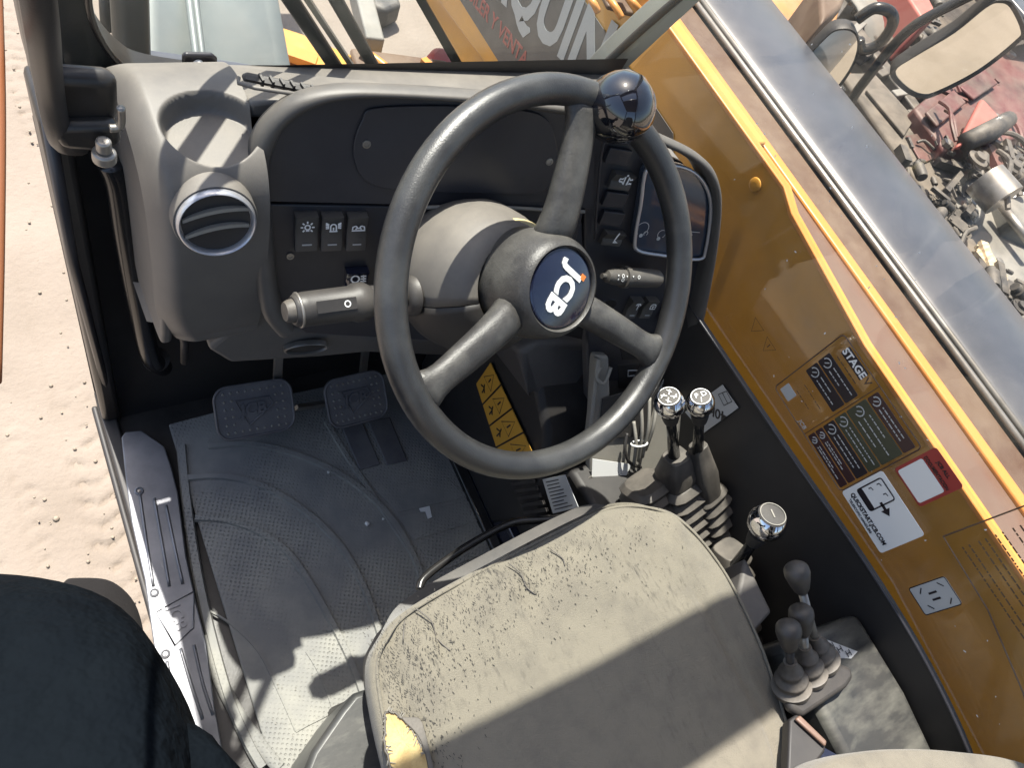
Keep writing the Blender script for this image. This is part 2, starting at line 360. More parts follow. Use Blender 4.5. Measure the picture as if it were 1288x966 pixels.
pb = MB(); rp = random.Random(5)
for i in range(700):
    x, y = rp.uniform(-.75,.35), rp.uniform(-.2,3.4); s9 = rp.uniform(.002,.006)*(2 if rp.random() < .06 else 1)
    pb.lathe((x,y,GZ+rp.uniform(-.004,.002)), (rp.gauss(0,.3),rp.gauss(0,.3),1), [(0,s9*.9),(s9*.5,s9*rp.uniform(.7,1)),(s9*rp.uniform(.7,1),s9*.3)], 6)
tag(obj('pebbles', pb, mat('pebble_grey', (.30,.25,.19), .9, col2=(.22,.18,.14), scale=60), smooth=True), 'loose pebbles and clods scattered over the sandy ground', 'pebbles', kind='stuff')

# ================================================================== CAB SHELL
cabt = thing('machine_cab', 'black framed telescopic handler cab with open left doorway, floor, side panel and glazing', 'vehicle cab', (.4,.1,0))
obj('floor_plate', MB().box((.415,.02,-.03), (.76,1.42,.05)), M_frame, cabt)
# door sill edge: outer step lip and inner seam
obj('door_sill', MB().box((.040,.02,-.035), (.024,1.40,.085)), M_blk, cabt, bevel=.004)
obj('outer_step_edge', MB().box((.024,.02,-.060), (.010,1.40,.03)), M_blk, cabt, bevel=.004)
# firewall with a sloped toe board
obj('firewall', MB().prism([V((.03,.665,0)),V((.03,.70,.12)),V((.03,.73,.60)),V((.03,.76,.60)),V((.03,.76,-.05)),V((.03,.665,-.05))], (.79,0,0)), M_blk, cabt, bevel=.01)
# side panel below the right window, its top lip curves down at both ends
top = [(.76,.50),(.60,.525),(.334,.541),(.11,.553),(-.062,.565),(-.199,.563),(-.323,.540),(-.45,.49),(-.62,.40)]
tp = smooth_path([V((.80,y,z)) for y,z in top], 5)
obj('side_panel', MB().prism(tp+[V((.80,-.62,-.05)),V((.80,.76,-.05))], (.010,0,0)), M_blk, cabt, bevel=.003)
obj('sill_trim', MB().tube([p+V((-.002,0,.002)) for p in tp], .0022, 8), M_panel, cabt, smooth=True)
# windscreen plane leans back from its base
WS = Plane((.4,.72,.65), (0,-1,-.32))
def ws(px,py,w=0): return WS.px(px,py,w)
def wsz(x,z,w=0): return V((x,.72-.32*(z-.65),z))+WS.n*w
# left corner post with the rounded lower corner of the windscreen opening
cur = smooth_path([wsz(.056,1.1), wsz(.060,.93), ws(106,-50), ws(110,0), ws(119,32), ws(136,62), ws(158,84), ws(182,97), ws(240,106), ws(330,113)], 5)
poly = [wsz(.036,1.1)]+cur+[wsz(.36,.640), wsz(.10,.640), wsz(.036,.640)]
obj('screen_surround', MB().prism(poly, WS.n*-.03), M_frame, cabt, bevel=.004)
obj('screen_seal', MB().tube([p+WS.n*.003 for p in cur], .0035, 8), M_blkgloss, cabt, smooth=True)
obj('corner_post', MB().box((.044,.70,.27), (.028,.085,.80)), M_frame, cabt, bevel=.008)
obj('corner_post', MB().prism([wsz(.036,.66),wsz(.058,.66),wsz(.05,1.62),wsz(.025,1.62)], WS.n*-.06), M_frame, cabt, bevel=.012)
# door seal hugging the post
obj('door_seal', MB().tube(smooth_path([P(42,-40,x=.03),P(52,30,x=.03),P(62,110,x=.032),P(74,168,x=.034),P(84,182,x=.045),P(100,184,x=.06)],5), .009, 10), M_podd, cabt, smooth=True)
obj('hinge_block', MB().prism([P(63,160,y=.47),P(150,158,y=.47),P(156,185,y=.47),P(125,194,y=.47),P(78,190,y=.47)], (0,.015,0)), M_frame, cabt, bevel=.006)
obj('hinge_bracket', MB().prism([P(56,93,y=.48),P(150,100,y=.48),P(152,158,y=.48),P(64,160,y=.48)], (0,.018,0)), M_frame, cabt, bevel=.01)
obj('hinge_pin', MB().tube([P(130,176,y=.46),P(131,190,y=.46)], .0055, 14).tube([P(131,190,y=.46),P(131.5,202,y=.46)], .0085, 18), M_steel, cabt, bevel=.002)
obj('latch_hook', MB().tube(smooth_path([P(152,135,y=.46),P(153,152,y=.46),P(149,160,y=.46),P(138,161,y=.46)],4), .003, 8), M_steel, cabt, smooth=True)
# lower door jamb facing outward
obj('jamb_channel', MB().tube([P(60,150,y=.60),P(92,330,y=.62),P(140,512,z=.02)], .006, 8), M_panel, cabt, smooth=True)
# right front pillar
PS = [((700,168),(800,150)),((742,104),(825,108)),((800,46),(885,54)),((862,-8),(948,-8)),((930,-70),(1010,-66))]
lf_ = smooth_path([ws(*a,-.01) for a,b in PS]+[V((.755,.44,1.60))],4); rt_ = smooth_path([ws(*b,-.01) for a,b in PS]+[V((.835,.44,1.60))],4)
for p in rt_: p.x = min(p.x, .835)
obj('front_pillar', MB().rings([[a, a.lerp(b,.6)+WS.n*.012, b, b-WS.n*.03, a-WS.n*.03] for a,b in zip(lf_, rt_)]), M_olive, cabt, bevel=.005)
obj('pillar_seal', MB().tube([p+V((-.004,0,0)) for p in lf_], .006, 8), M_blk, cabt, smooth=True)
# roof: header over the windscreen, glazed strip, rear roof panel, side rails
obj('roof_header', MB().box((.41,.378,1.615), (.86,.125,.05)), M_frame, cabt, bevel=.01)
obj('roof_panel', MB().box((.41,-.36,1.62), (.86,.88,.04)), M_frame, cabt, bevel=.01)
obj('roof_rail', MB().box((.005,-.1,1.60), (.04,.88,.06)), M_frame, cabt, bevel=.01)
obj('roof_rail', MB().box((.80,-.1,1.60), (.05,.88,.06)), M_frame, cabt, bevel=.01)
obj('rear_post', MB().box((.81,-.80,.75), (.05,.06,1.66)), M_frame, cabt, bevel=.01)
obj('rear_post', MB().box((.01,-.80,.75), (.05,.06,1.66)), M_frame, cabt, bevel=.01)
obj('rear_wall', MB().box((.41,-.70,.28), (.80,.03,.60)), M_blk, cabt)
# glazing
obj('windscreen', MB().prism([wsz(.06,.655),wsz(.79,.655),wsz(.79,1.60),wsz(.06,1.60)], WS.n*.004), M_scrglass, cabt)
obj('side_window', MB().prism([V((.822,.74,.5)),V((.822,.36,.543)),V((.822,.11,.556)),V((.822,-.1,.566)),V((.822,-.32,.542)),V((.822,-.6,.42)),V((.822,-.76,.42)),V((.822,-.76,1.58)),V((.822,.44,1.58)),V((.822,.70,.70))], (.004,0,0)), M_winglass, cabt)

# windscreen bracket with a white-capped bolt
br = thing('glass_bracket', 'black square bracket with a pale bolt at the windscreen base', 'bracket', ws(248,80,.01))
bp = [ws(*q,.004) for q in ((227,90),(228,66),(232,63),(266,64),(272,69),(272,92))]
obj('plate', MB().prism(bp, WS.n*.006), M_panel, br, bevel=.003)
obj('bolt', MB().lathe(ws(249,78,.011), WS.n, [(0,.005),(.003,.0045),(.004,.002)], 16), M_white, br, smooth=40)

# ---- wipers across the windscreen (two parallel arms)
wp = thing('windscreen_wiper', 'pair of long black wiper arms crossing the outside of the windscreen', 'wiper', ws(440,110,-.03))
for a,b,wd in (((340,-40),(446,120),.017),((398,-45),(486,112),.015)):
    A9,B9 = ws(*a,-.03), ws(*b,-.03)
    obj('arm', MB().bar(A9+(A9-B9)*1.6, B9, wd, .012, WS.n), M_frame, wp, bevel=.003)
obj('blade', MB().bar(ws(356,-48,-.03), ws(462,112,-.03), .006, .008, WS.n), M_steel, wp)
obj('pivot', MB().lathe(ws(455,118,-.03), WS.n, [(-.01,.02),(.012,.018),(.016,.01)], 20), M_blkgloss, wp, smooth=40)

# ---- grab rail on the corner post
gr = thing('grab_rail', 'vertical glossy black grab rail beside the left edge of the dashboard', 'handrail', (.088,.58,.15))
rl = smooth_path([P(140,205,y=.655),P(150,232,y=.65),P(160,300,y=.645),P(172,370,y=.645),P(188,445,y=.65),P(205,462,y=.67)],6)
obj('rail', MB().tube(rl, .0145, 16), M_blkgloss, gr, smooth=True)
obj('flange', MB().lathe(P(196,452,y=.665), (0,-.5,1), [(0,.02),(.006,.02),(.009,.014)], 20), M_frame, gr, smooth=40)
obj('inner_strip', MB().tube([P(200,230,y=.62),P(212,330,y=.61),P(232,430,y=.61),P(232,455,y=.62)], .006, 8), M_podd, gr, smooth=True)

# ================================================================== FLOOR MAT
fm = thing('floor_mat', 'dusty grey rubber floor mat moulded with curved ridges and panels', 'floor mat', (.36,.3,0))
def curved(pts, z=.009, n=5): return smooth_path([P(a,b,z=z) for a,b in pts], n)
outer = [P(228,560,z=.004),P(300,548,z=.004),P(420,530,z=.004),P(600,505,z=.004),P(640,600,z=.004),P(690,760,z=.004)]
base = [V((.125,.625,.002)),V((.30,.63,.002)),V((.64,.62,.002)),V((.64,-.2,.002)),V((.118,-.2,.002))]
obj('mat_sheet', MB().prism(base, (0,0,.007)), M_mat, fm, bevel=.003)
def ridge(pts, w=.006, h=.0055, z=.009, name='ridge', m=M_mat, n=5):
    pth = curved(pts, z, n); r = MB()
    rg = []
    for i,p in enumerate(pth):
        t = (pth[min(i+1,len(pth)-1)]-pth[max(i-1,0)]).normalized(); s_ = V((t.y,-t.x,0))
        rg.append([p-s_*w/2+V((0,0,-.002)), p-s_*w/3+V((0,0,h)), p+s_*w/3+V((0,0,h)), p+s_*w/2+V((0,0,-.002))])
    r.rings(rg); return obj(name, r, m, fm, smooth=60)
ridge([(262,562),(320,560),(380,575),(440,605),(490,650),(520,700),(535,745)], .013)
ridge([(232,602),(280,600),(330,612),(385,645),(430,690),(460,745),(478,800)], .013)
ridge([(245,652),(285,655),(330,672),(370,705),(410,770),(440,830),(455,870)], .013)
ridge([(262,768),(290,785),(325,820),(350,870),(372,920)], .004, .002)
ridge([(372,921),(384,914),(414,898),(417,888),(400,845),(385,820)], .004, .002)
ridge([(432,815),(450,850),(462,880)], .004, .002)
ridge([(228,560),(236,640),(252,740),(282,860),(310,930),(330,966)], .016, .006)
ridge([(258,800),(275,850),(300,900),(330,940),(352,966)], .02, .003)
# right-hand flat panels pressed in the mat, framed by raised lines
for i,q in enumerate([[(472,615),(560,600),(590,625),(500,645)],[(500,650),(598,628),(614,652),(520,680)],[(524,686),(618,660),(628,690),(552,720)]]):
    obj('raised_panel', MB().prism([P(a,b,z=.009) for a,b in q], (0,0,.0022)), M_mat, fm, bevel=.0015)
ridge([(410,530),(440,580),(480,640),(520,700),(540,740)], .012, .004)
ridge([(560,545),(590,590),(620,650),(640,700)], .010, .004)
# pressed foot pads near the toe board
for q in ([(428,535),(455,530),(478,585),(452,592)],[(462,530),(490,526),(512,580),(486,586)]):
    obj('foot_pad', MB().prism([P(a,b,z=.009) for a,b in q], (0,0,.004)), M_pedal, fm, bevel=.002)
# ---- litter on the mat
l1 = MB().prism([P(a,b,z=.012) for a,b in ((527,640),(540,637),(543,651),(538,653),(535,644),(529,644))], (0,0,.002))
tag(obj('litter_scrap', l1, M_white), 'bent white plastic scrap lying on the shaded mat', 'litter')
for a,b,s_,lb in ((462,659,.0045,'larger white crumb beside the mat ridge left of the bent scrap'),(482,653,.0022,'tiny white crumb between the larger crumb and the bent scrap'),(413,594,.0025,'small white crumb just below the right pedal on the mat')):
    k = MB().ball(P(a,b,z=.012), s_, 10, sq=.6)
    for v in k.v: v += V((random.uniform(-1,1),random.uniform(-1,1),0))*s_*.2
    tag(obj('crumb', k, M_white, smooth=True), lb, 'litter', 'pale crumbs on the floor mat')

# ---- ground cover: loose grit specks on the mat
gm = MB()
for i in range(420):
    a,b = random.uniform(.14,.5), random.uniform(-.02,.58)
    gm.box((a,b,.0105), [random.uniform(.0006,.0016)]*3, M4.Rotation(random.random()*3,3,'Z'))
tag(obj('grit', gm, M_conc), 'fine pale grit scattered over the rubber mat', 'grit', kind='stuff')

# ================================================================== SILL PLATE
sp = thing('sill_plate', 'bright aluminium door sill plate with ribs, rivets and a raised JCB emblem', 'sill plate', P(200,700,z=.01))
zt = .02
outl = [(153,552),(158,545),(178,543),(207,563),(216,590),(224,622),(234,700),(247,760),(260,811),(270,890),(284,966),(228,966),(206,870),(196,831),(182,730),(166,660),(159,610)]
obj('plate', MB().prism([P(a,b,z=zt-.006) for a,b in outl], (0,0,.006)), M_alu, sp, bevel=.002)
for q in ([(176,622),(184,680),(193,738)],[(194,627),(205,690),(213,738)],[(209,636),(220,690),(230,735)],[(210,832),(215,860),(222,890)],[(227,816),(240,860),(255,905)],[(244,812),(255,860),(268,900)]):
    pth = smooth_path([P(a,b,z=zt) for a,b in q],4)
    obj('rib', MB().tube(pth, .0024, 8), M_alu, sp, smooth=True)
for a,b in ((175,618),(194,746),(208,823)):
    rv = obj('rivet', MB().lathe(P(a,b,z=zt), (0,0,1), [(0,.007),(.002,.0068),(.0028,.005),(.0012,.0035),(.0012,.001)], 20), M_alu, sp, smooth=40)
    obj('rivet_core', MB().lathe(P(a,b,z=zt+.001), (0,0,1), [(0,.0026),(.0018,.0022),(.002,.0005)], 12), M_steel, rv, smooth=40)
def embossed_word(parent, plane, corners, base, mtext, w=.0022, hgt=.0016, word='JCB', size=.02, rot=0, ctr=None, sx=1, shear=0):
    fr_ = MB().tube([plane.px(a,b,base) for a,b in corners], w/2, 6, closed=True)
    e = obj('emblem', fr_, mtext, parent, smooth=True)
    c = ctr if ctr else (sum(a for a,b in corners)/len(corners), sum(b for a,b in corners)/len(corners))
    Mx = plane.mat(plane.px(*c, base-.001), rot)
    obj('letters', text_mb(word, Mx, size, shear, .0004, hgt, sx=sx), mtext, e)
    return e
FL = Plane((0,0,zt), (0,0,1))
def ang(plane, a, b):
    p,q = plane.px(*a), plane.px(*b); u = plane.uv(p); v = plane.uv(q); return math.atan2(v[1]-u[1], v[0]-u[0])
embossed_word(sp, FL, [(196,770),(244,744),(243,790),(220,812)], .0012, M_alu, w=.003, size=.027, rot=ang(FL,(214,765),(228,805)), ctr=(222,777), sx=1.0)

# ================================================================== PEDALS
def pedal(name_lbl, c, w, h, arm_pts, rot):
    PD = Plane(P(*c, z=.125), (0,-.62,.78)); o_ = PD.px(*c)
    t = thing('pedal', name_lbl, 'pedal', o_, 'floor pedals under the dashboard')
    F = PD.mat(o_, rot)
    def L(a,b,z=0): return F@V((a,b,z))
    def rrect(w_,h_,r_,n=6,z=0):
        out=[]
        for cx,cy,a0 in ((w_/2-r_,h_/2-r_,0),(-w_/2+r_,h_/2-r_,90),(-w_/2+r_,-h_/2+r_,180),(w_/2-r_,-h_/2+r_,270)):
            for k in range(n+1):
                a=R(a0+90*k/n); out.append(L(cx+r_*cos(a),cy+r_*sin(a),z))
        return out
    pad = obj('pad', MB().prism(rrect(w,h,.022,z=-.012), F.to_3x3()@V((0,0,.012))), M_pedal, t, bevel=.002)
    obj('rim', MB().tube(rrect(w,h,.022,z=0), .0022, 8, closed=True), M_pedal, pad, smooth=True)
    k = MB()
    nx, ny = 9, 6
    for j in range(ny):
        for i in range(nx):
            a = (i-(nx-1)/2)*w*.095; b = (j-(ny-1)/2)*h*.15
            if abs(a) < w*.27 and abs(b) < h*.24: continue
            k.lathe(L(a,b,-.0005), F.to_3x3()@V((0,0,1)), [(0,.0026),(.0024,.0016),(.0028,.0003)], 8)
    s_ = obj('grip_dots', k, M_conc, pad, smooth=40)
    tz = [L(a*w,b*h,.0006) for a,b in ((-.24,.22),(.2,.2),(.24,.06),(-.1,-.28))]
    obj('emblem', merge(MB().tube(tz, .002, 6, closed=True), text_mb('JCB', F@M4.Translation((-.003,.002,0)), .027, .1, .0006, .0026)), M_pedal, pad)
    for q in arm_pts:
        obj('pedal_arm', MB().bar(q[0], q[1], q[2], .008, (0,-1,0)), M_steel, t, bevel=.001)
    return t
pedal('left pedal pad, wider one fully in view under the dashboard', (321,515), .125, .088, [(P(348,500,y=.60),P(351,430,y=.60),.014)], R(-4))
pedal('right pedal pad, partly hidden behind the steering wheel rim', (449,502), .108, .086, [(P(372,513,y=.565),P(414,507,y=.575),.013),(P(455,480,y=.62),P(462,420,y=.64),.014)], R(0))

# ================================================================== DASHBOARD
DP = Plane((.21,.50,.70), (-.18,-1,.35))
dash = thing('dashboard', 'grey moulded dashboard with arched binnacle, round vent and rocker switches', 'dashboard', (.4,.52,.5))
# left pod: profile swept along x, with a moulded cup recess on the deck
prof = smooth_path([V((0,.715,.66)),V((0,.66,.735)),V((0,.61,.768)),V((0,.56,.770)),V((0,.515,.758)),V((0,.490,.728)),V((0,.479,.68)),V((0,.475,.62)),V((0,.477,.56)),V((0,.484,.51)),V((0,.50,.48)),V((0,.60,.46))], 24)
cupc = P(267,160,z=.765)
mb = MB(); rows = []
xsP = [.094+.106*(i/90) for i in range(91)]
for k,p in enumerate(prof):
    row = []
    for x in xsP:
        e = max(0, 1-(x-.094)/.022); y = p.y + .03*e**2.2*.9; z = p.z - .03*e**2.2
        low = max(0, (.60-p.z)/.12) if p.y < .53 else 0
        xx = x + .03*min(low,1)**2*max(0,1-(x-.094)/.12)
        q = V((xx,y,z))
        if p.z > .60 and p.y < .69:
            # recess
            d = V((x,p.y)) - V((cupc.x,cupc.y)); 
            rr = math.sqrt((d.x/.0415)**2+((d.y-.002)/.035)**2)
            s_ = min(max((1.08-rr)/.16,0),1); s_ = s_*s_*(3-2*s_)
            s2 = 0
            floorz = .747+ (p.y-cupc.y)*.10
            if z > floorz: q.z = z - (z-floorz)*s_ - max(0,(z-.745))*s2*(1-s_)
            sag = min(max((.49-p.y)/.03,0),1)
        row.append(q)
    rows.append(row)
mb.grid(rows)
obj('left_pod', mb, M_pod, dash, smooth=75)
obj('pod_side', MB().prism([V((.099,p.y+.02,p.z-.022)) for p in prof[::4]], (.012,0,0)), M_pod, dash, bevel=.004)
# rear deck under the windscreen
dk = [P(400,112,y=.65),P(440,96,y=.68),P(600,92,y=.68),P(628,112,y=.64),P(760,110,y=.62)]
obj('rear_deck', MB().prism([V((.199,.560,.775)),V((.199,.70,.70)),V((.78,.70,.67)),V((.78,.47,.69)),V((.6,.50,.755)),V((.42,.545,.785)),V((.28,.552,.785))], (0,0,-.02)), M_pod, dash, bevel=.005)
obj('sun_gap_filler', MB().prism([V((.205,.535,.695)),V((.205,.62,.70)),V((.76,.60,.66)),V((.76,.43,.64))], (0,0,-.01)), M_blk, dash)  # filler added under the deck to stop a streak of sun
obj('sun_gap_panel', MB().prism([V((.10,.695,.70)),V((.10,.735,.64)),V((.10,.74,.56)),V((.10,.70,.56))], (.69,0,0)), M_blk, dash)  # panel added behind the deck, closing a gap that let sun through
# top demister vent with fins
VT = Plane(P(360,108,z=.792), (0,-.10,1))
vt = obj('demister_vent', MB().prism([VT.px(*q,-.0) for q in ((303,96),(310,93),(406,112),(412,121),(404,123),(306,103))], VT.n*.004), M_podd, dash, bevel=.002)
obj('dark_slot', MB().prism([VT.px(*q,.0035) for q in ((308,95),(404,113),(407,120),(309,101))], VT.n*.0018), M_blk, vt)
for i in range(7):
    t = i/6; a = VT.px(326+t*78,96+t*17,.004); b = VT.px(331+t*78,105+t*14,.004)
    obj('fin', MB().bar(a,b,.0022,.009,VT.n), M_podd, vt)
obj('vent_lip', MB().tube([VT.px(300,97,.004),VT.px(300,104,.004),VT.px(320,110,.006),VT.px(411,124,.006)], .002, 8), M_pod, vt, smooth=True)
# round air vent
VR = Plane(P(272,280,y=.470), (-.06,-1,.26)); vc = VR.px(273,281)
rv = obj('round_vent', MB().lathe(vc, VR.n, [(-.003,.0355),(.0,.0352),(.003,.0348),(.0042,.0335),(.003,.0322),(-.002,.0314),(-.02,.031)], 48), M_silver, dash, smooth=50)
obj('vent_throat', MB().lathe(vc, VR.n, [(-.018,.031),(-.018,.001)], 40).lathe(vc, VR.n, [(-.018,.0305),(-.002,.0307)],40), M_blk, rv, smooth=40)
for off in (.0075,-.0105):
    w_ = math.sqrt(.0304**2-off**2); pth = [VR.at(0,0)+ (vc-VR.o) + VR.u*(s_*w_) + VR.v*(off+.006*(1-s_*s_)+.004*s_) + VR.n*(.001+.003*(1-s_*s_)) for s_ in np.linspace(-1,1,13)]
    sl = MB(); sl.rings([[p, p+VR.v*.0035, p+VR.v*.002-VR.n*.016, p-VR.v*.0015-VR.n*.016] for p in pth]); obj('slat', sl, M_podd if off>99 else M_conc, rv, smooth=60)
obj('vent_collar', MB().lathe(vc, VR.n, [(-.03,.0385),(-.006,.038),(-.003,.0372),(-.0035,.035)], 48), M_pod, rv, smooth=50)
# binnacle shroud: arched hood around the instrument panel
def dpx(a,b,w=0): return DP.px(a,b,w)
so = [(352,425),(330,395),(320,330),(313,260),(312,205),(322,168),(345,140),(375,122),(420,112),(480,111),(600,118),(690,128),(760,140),(830,170),(880,195),(903,222),(908,262),(900,330),(884,410),(866,480),(862,520)]
si = [(372,412),(356,388),(348,330),(342,260),(341,215),(350,182),(368,156),(395,138),(430,127),(485,124),(600,130),(690,142),(760,156),(818,178),(868,202),(891,230),(897,266),(889,330),(873,402),(856,455),(846,505)]
po = smooth_path([dpx(a,b,.0) for a,b in so],6); pi_ = smooth_path([dpx(a,b,.0) for a,b in si],6)
rg = []
for a,b in zip(po, pi_):
    n_ = DP.n; rg.append([a-n_*.018-DP.v*.002, a-n_*.010, a-n_*.003, a.lerp(b,.2)+n_*.004, a.lerp(b,.5)+n_*.0065, a.lerp(b,.8)+n_*.004, b-n_*.008, b-n_*.035])
mbs = MB(); 
nR = len(rg[0]); mbs.v = [v for r_ in rg for v in r_]
mbs.f = [(i*nR+k,i*nR+k+1,(i+1)*nR+k+1,(i+1)*nR+k) for i in range(len(rg)-1) for k in range(nR-1)]
M_rim = mat('grey_binnacle_plastic', (.055,.052,.049), .45, col2=(.075,.07,.065), scale=6, bump=.3, bscale=900, bumpd=.0005, dust=.22)
obj('binnacle_hood', mbs, M_rim, dash, smooth=True)
# instrument panel inside the hood: upper blank fascia and lower switch fascia
def poly_dp(pts, w): return [dpx(a,b,w) for a,b in pts]
up_ = si[3:17]
obj('upper_fascia', MB().prism(poly_dp([(328,253)]+[((a+c)/2,(b+d)/2) for (a,b),(c,d) in zip(si[3:11], so[3:11])]+[(745,146),(748,262)], -.014), DP.n*-.01), M_panel, dash, bevel=.002)
obj('lower_fascia', MB().prism(poly_dp([(328,256),(334,330),(346,390),(385,420),(560,430),(700,400),(735,264)], -.020), DP.n*-.01), M_panel, dash, bevel=.002)
obj('fascia_trim', MB().tube([dpx(500,262,-.010),dpx(560,260,-.010),dpx(640,261,-.010),dpx(735,266,-.010)], .0022, 8), M_conc, dash, smooth=True)
# raised cover plate where a cluster would sit
cv = [(470,135),(455,150),(446,172),(444,195),(452,218),(470,232),(500,238),(560,241),(640,243),(680,241),(695,225),(701,200),(697,170),(688,150),(660,138),(560,132)]
cp = smooth_path(poly_dp(cv,-.013), 4, True)
cpo = obj('cluster_cover', MB().prism(cp, DP.n*.0022), M_panel, dash, bevel=.001)
for a,b in ((461,181),(691,203)):
    sc_ = MB().lathe(dpx(a,b,-.0108), DP.n, [(0,.0045),(.0012,.0042),(.0014,.0028),(.0002,.0024),(.0002,.0004)], 18)
    obj('screw', sc_, M_steel, cpo, smooth=40)
obj('screw', MB().lathe(dpx(365,322,-.019), DP.n, [(0,.0042),(.0012,.004),(.0012,.0025),(.0002,.002),(.0002,.0004)], 16), M_steel, dash, smooth=40)
# lower shell below the switches and round socket ring
ls = [(290,458),(255,452),(330,396),(385,424),(470,430),(560,420),(560,445),(480,440),(430,447),(350,455)]
obj('knee_shell', MB().prism([P(a,b,y=.50) for a,b in ((262,440),(330,385),(365,412),(470,425),(600,430),(600,450),(460,444),(400,450),(290,457))], (0,.13,0)), M_pod, dash, bevel=.006)
rs = P(385,437,y=.492)
obj('socket_ring', MB().lathe(rs, (-.1,-.75,.0), [(-.004,.030),(.003,.030),(.004,.0275),(.0,.026),(-.004,.026)], 36, squash=(1,.42)), M_steel, dash, smooth=50)
obj('socket_hole', MB().lathe(rs, (-.1,-.75,.0), [(.001,.0255),(.0015,.001)], 30, squash=(1,.42)), M_blk, dash)

# ---- icon strokes
def icon(kind, s_):
    c = lambda cx,cy,r,a0=0,a1=360,n=14: [(cx+r*cos(R(a0+(a1-a0)*i/n)), cy+r*sin(R(a0+(a1-a0)*i/n))) for i in range(n+1)]
    D = {
     'work_light': [c(0,0,.3)]+[[(cos(R(a))*.5,sin(R(a))*.5),(cos(R(a))*.8,sin(R(a))*.8)] for a in range(-45,226,45)]+[[(-.2,-.45),(.2,-.45)]],
     'beacon': [[(-.35,-.5),(-.35,.1)]+c(0,.1,.35,180,0,8)+[(.35,-.5)],[(-.5,-.55),(.5,-.55)],[(0,-.4),(0,.0)]]+[[(sx*.55,.1+k*.3),(sx*.95,.15+k*.45)] for sx in (-1,1) for k in (-.6,0,.6,1.1)],
     'lamps': [c(-.42,0,.22,90,-90,8),c(.42,0,.22,90,270,8),[(-.9,-.45),(.9,-.45)],[(-.42,.22),(-.75,.1),(-.8,-.3)],[(.42,.22),(.75,.1),(.8,-.3)],[(-.15,-.1),(.15,-.1)]],
     'rear_fog': [c(-.35,0,.45,90,270,10)+[(-.2,-.45)]+c(-.35,0,.45,-60,60,6)+[(-.35,.45)]]+[[(.25,k),(.9,k)] for k in (-.35,0,.35)]+[[(.55,-.5),(.62,0),(.55,.5)]],
     'drop': [c(0,-.25,.35,-180,0,10)+[(0,.6),(-.35,-.25)]],
     'horns': [[(-.8,-.2),(-.45,-.2),(-.2,-.5),(-.2,.4),(-.45,.1),(-.8,.1),(-.8,-.2)],[(.8,-.3),(.5,-.3),(.25,-.5),(.3,.4),(.5,.1),(.8,.2)],[(-.1,.5),(.1,.6)]],
     'wash': [[(0,-.7),(0,.3)],[(0,.3),(-.3,.6)],[(0,.3),(.3,.6)],[(-.6,.3),(-.3,.75),(.3,.75),(.6,.3)]],
     'rear_wiper': [[(-.6,-.5),(.6,-.5),(.6,.35),(.3,.6),(-.3,.6),(-.6,.35),(-.6,-.5)],[(0,-.5),(0,.1)],[(-.3,.1),(.3,.1)]],
     'tick': [[(.1,.7),(-.1,.1),(-.2,-.3),(.3,-.5),(-.3,-.5)]],
     'plain': []}
    return [[(x*s_, y*s_) for x,y in p] for p in D[kind]]
def rocker(px, py, w, h, kind, rot=0, col=M_rim, tick=True, pressed=0.0, name='rocker_switch', label=None):
    Mx = DP.mat(dpx(px,py,-.019), rot)
    m_ = MB(); hw,hh = w/2,h/2
    prof_ = [(-hh,0,.0),(-hh*.96,.006),(-hh*.5,.0085),(0,.006),(hh*.5,.0095),(hh*.96,.012),(hh,.0)]
    rings_ = []
    for t_ in ((-hh,0),(-hh*.96,.0075),(-hh*.45,.0085),(0,.0068),(hh*.55,.0105),(hh*.95,.0125),(hh,0)):
        y_,z_ = t_; rings_.append([V((-hw,y_,-.001)),V((-hw,y_,max(z_-.001,0))),V((-hw*.85,y_,z_)),V((hw*.85,y_,z_)),V((hw,y_,max(z_-.001,0))),V((hw,y_,-.001))])
    m_.rings(rings_)
    o_ = obj(name, m_, col, dash, M=Mx, smooth=35)
    if label: o_['label'] = label
    ic = MB(); ic.v = []
    for p in icon(kind, w*.38):
        ic.ribbon([Mx@V((x,y+h*.24,max(.0100,.0128))) for x,y in p], w*.07, Mx.to_3x3()@V((0,0,1)))
    if ic.v: obj('icon', ic, M_white, o_)
    if tick:
        tk = MB().ribbon([Mx@V((x*w,-h*.27,.0094)) for x in (-.22,0,.22)], w*.08, Mx.to_3x3()@V((0,0,1))); obj('marker', tk, M_whitegrey, o_)
    return o_
rocker(384,289,.0235,.046,'work_light', label='rocker switch with a sun lamp symbol')
rocker(416,289,.0225,.046,'beacon', label='rocker switch with a flashing beacon symbol')
rocker(447,289,.0215,.046,'lamps', label='rocker switch with a double lamp symbol')
rocker(447,349,.026,.03,'rear_fog', tick=False, col=M_badge, label='dark blue switch with a rear fog lamp symbol')
# right-hand column of rockers and blanks
DR = R(-8)
obj('switch_frame', MB().tube(smooth_path(poly_dp([(748,300),(752,240),(757,190),(765,178),(800,182)],-.012),4), .0016, 6), M_panel, dash, smooth=True)
obj('right_fascia', MB().prism(poly_dp([(735,160),(800,178),(858,204),(888,236),(888,300),(868,392),(850,480),(742,480),(735,300)],-.020), DP.n*-.01), M_panel, dash, bevel=.002)
for (a,b) in ((776,195),(772,249),(768,273)):
    obj('blank_cover', MB().box((0,0,.002), (.032,.019,.006)), M_panel, dash, M=DP.mat(dpx(a,b,-.018), DR), bevel=.001)
r_ = rocker(779,225,.030,.022,'horns', DR, tick=False, label='black rocker with a pair of horn symbols')
r_ = rocker(768,297,.030,.02,'tick', DR, tick=False, label='black rocker with a seat-shaped symbol')
rocker(794,385,.019,.034,'wash', R(-6), label='lower rocker switch with a washer symbol')
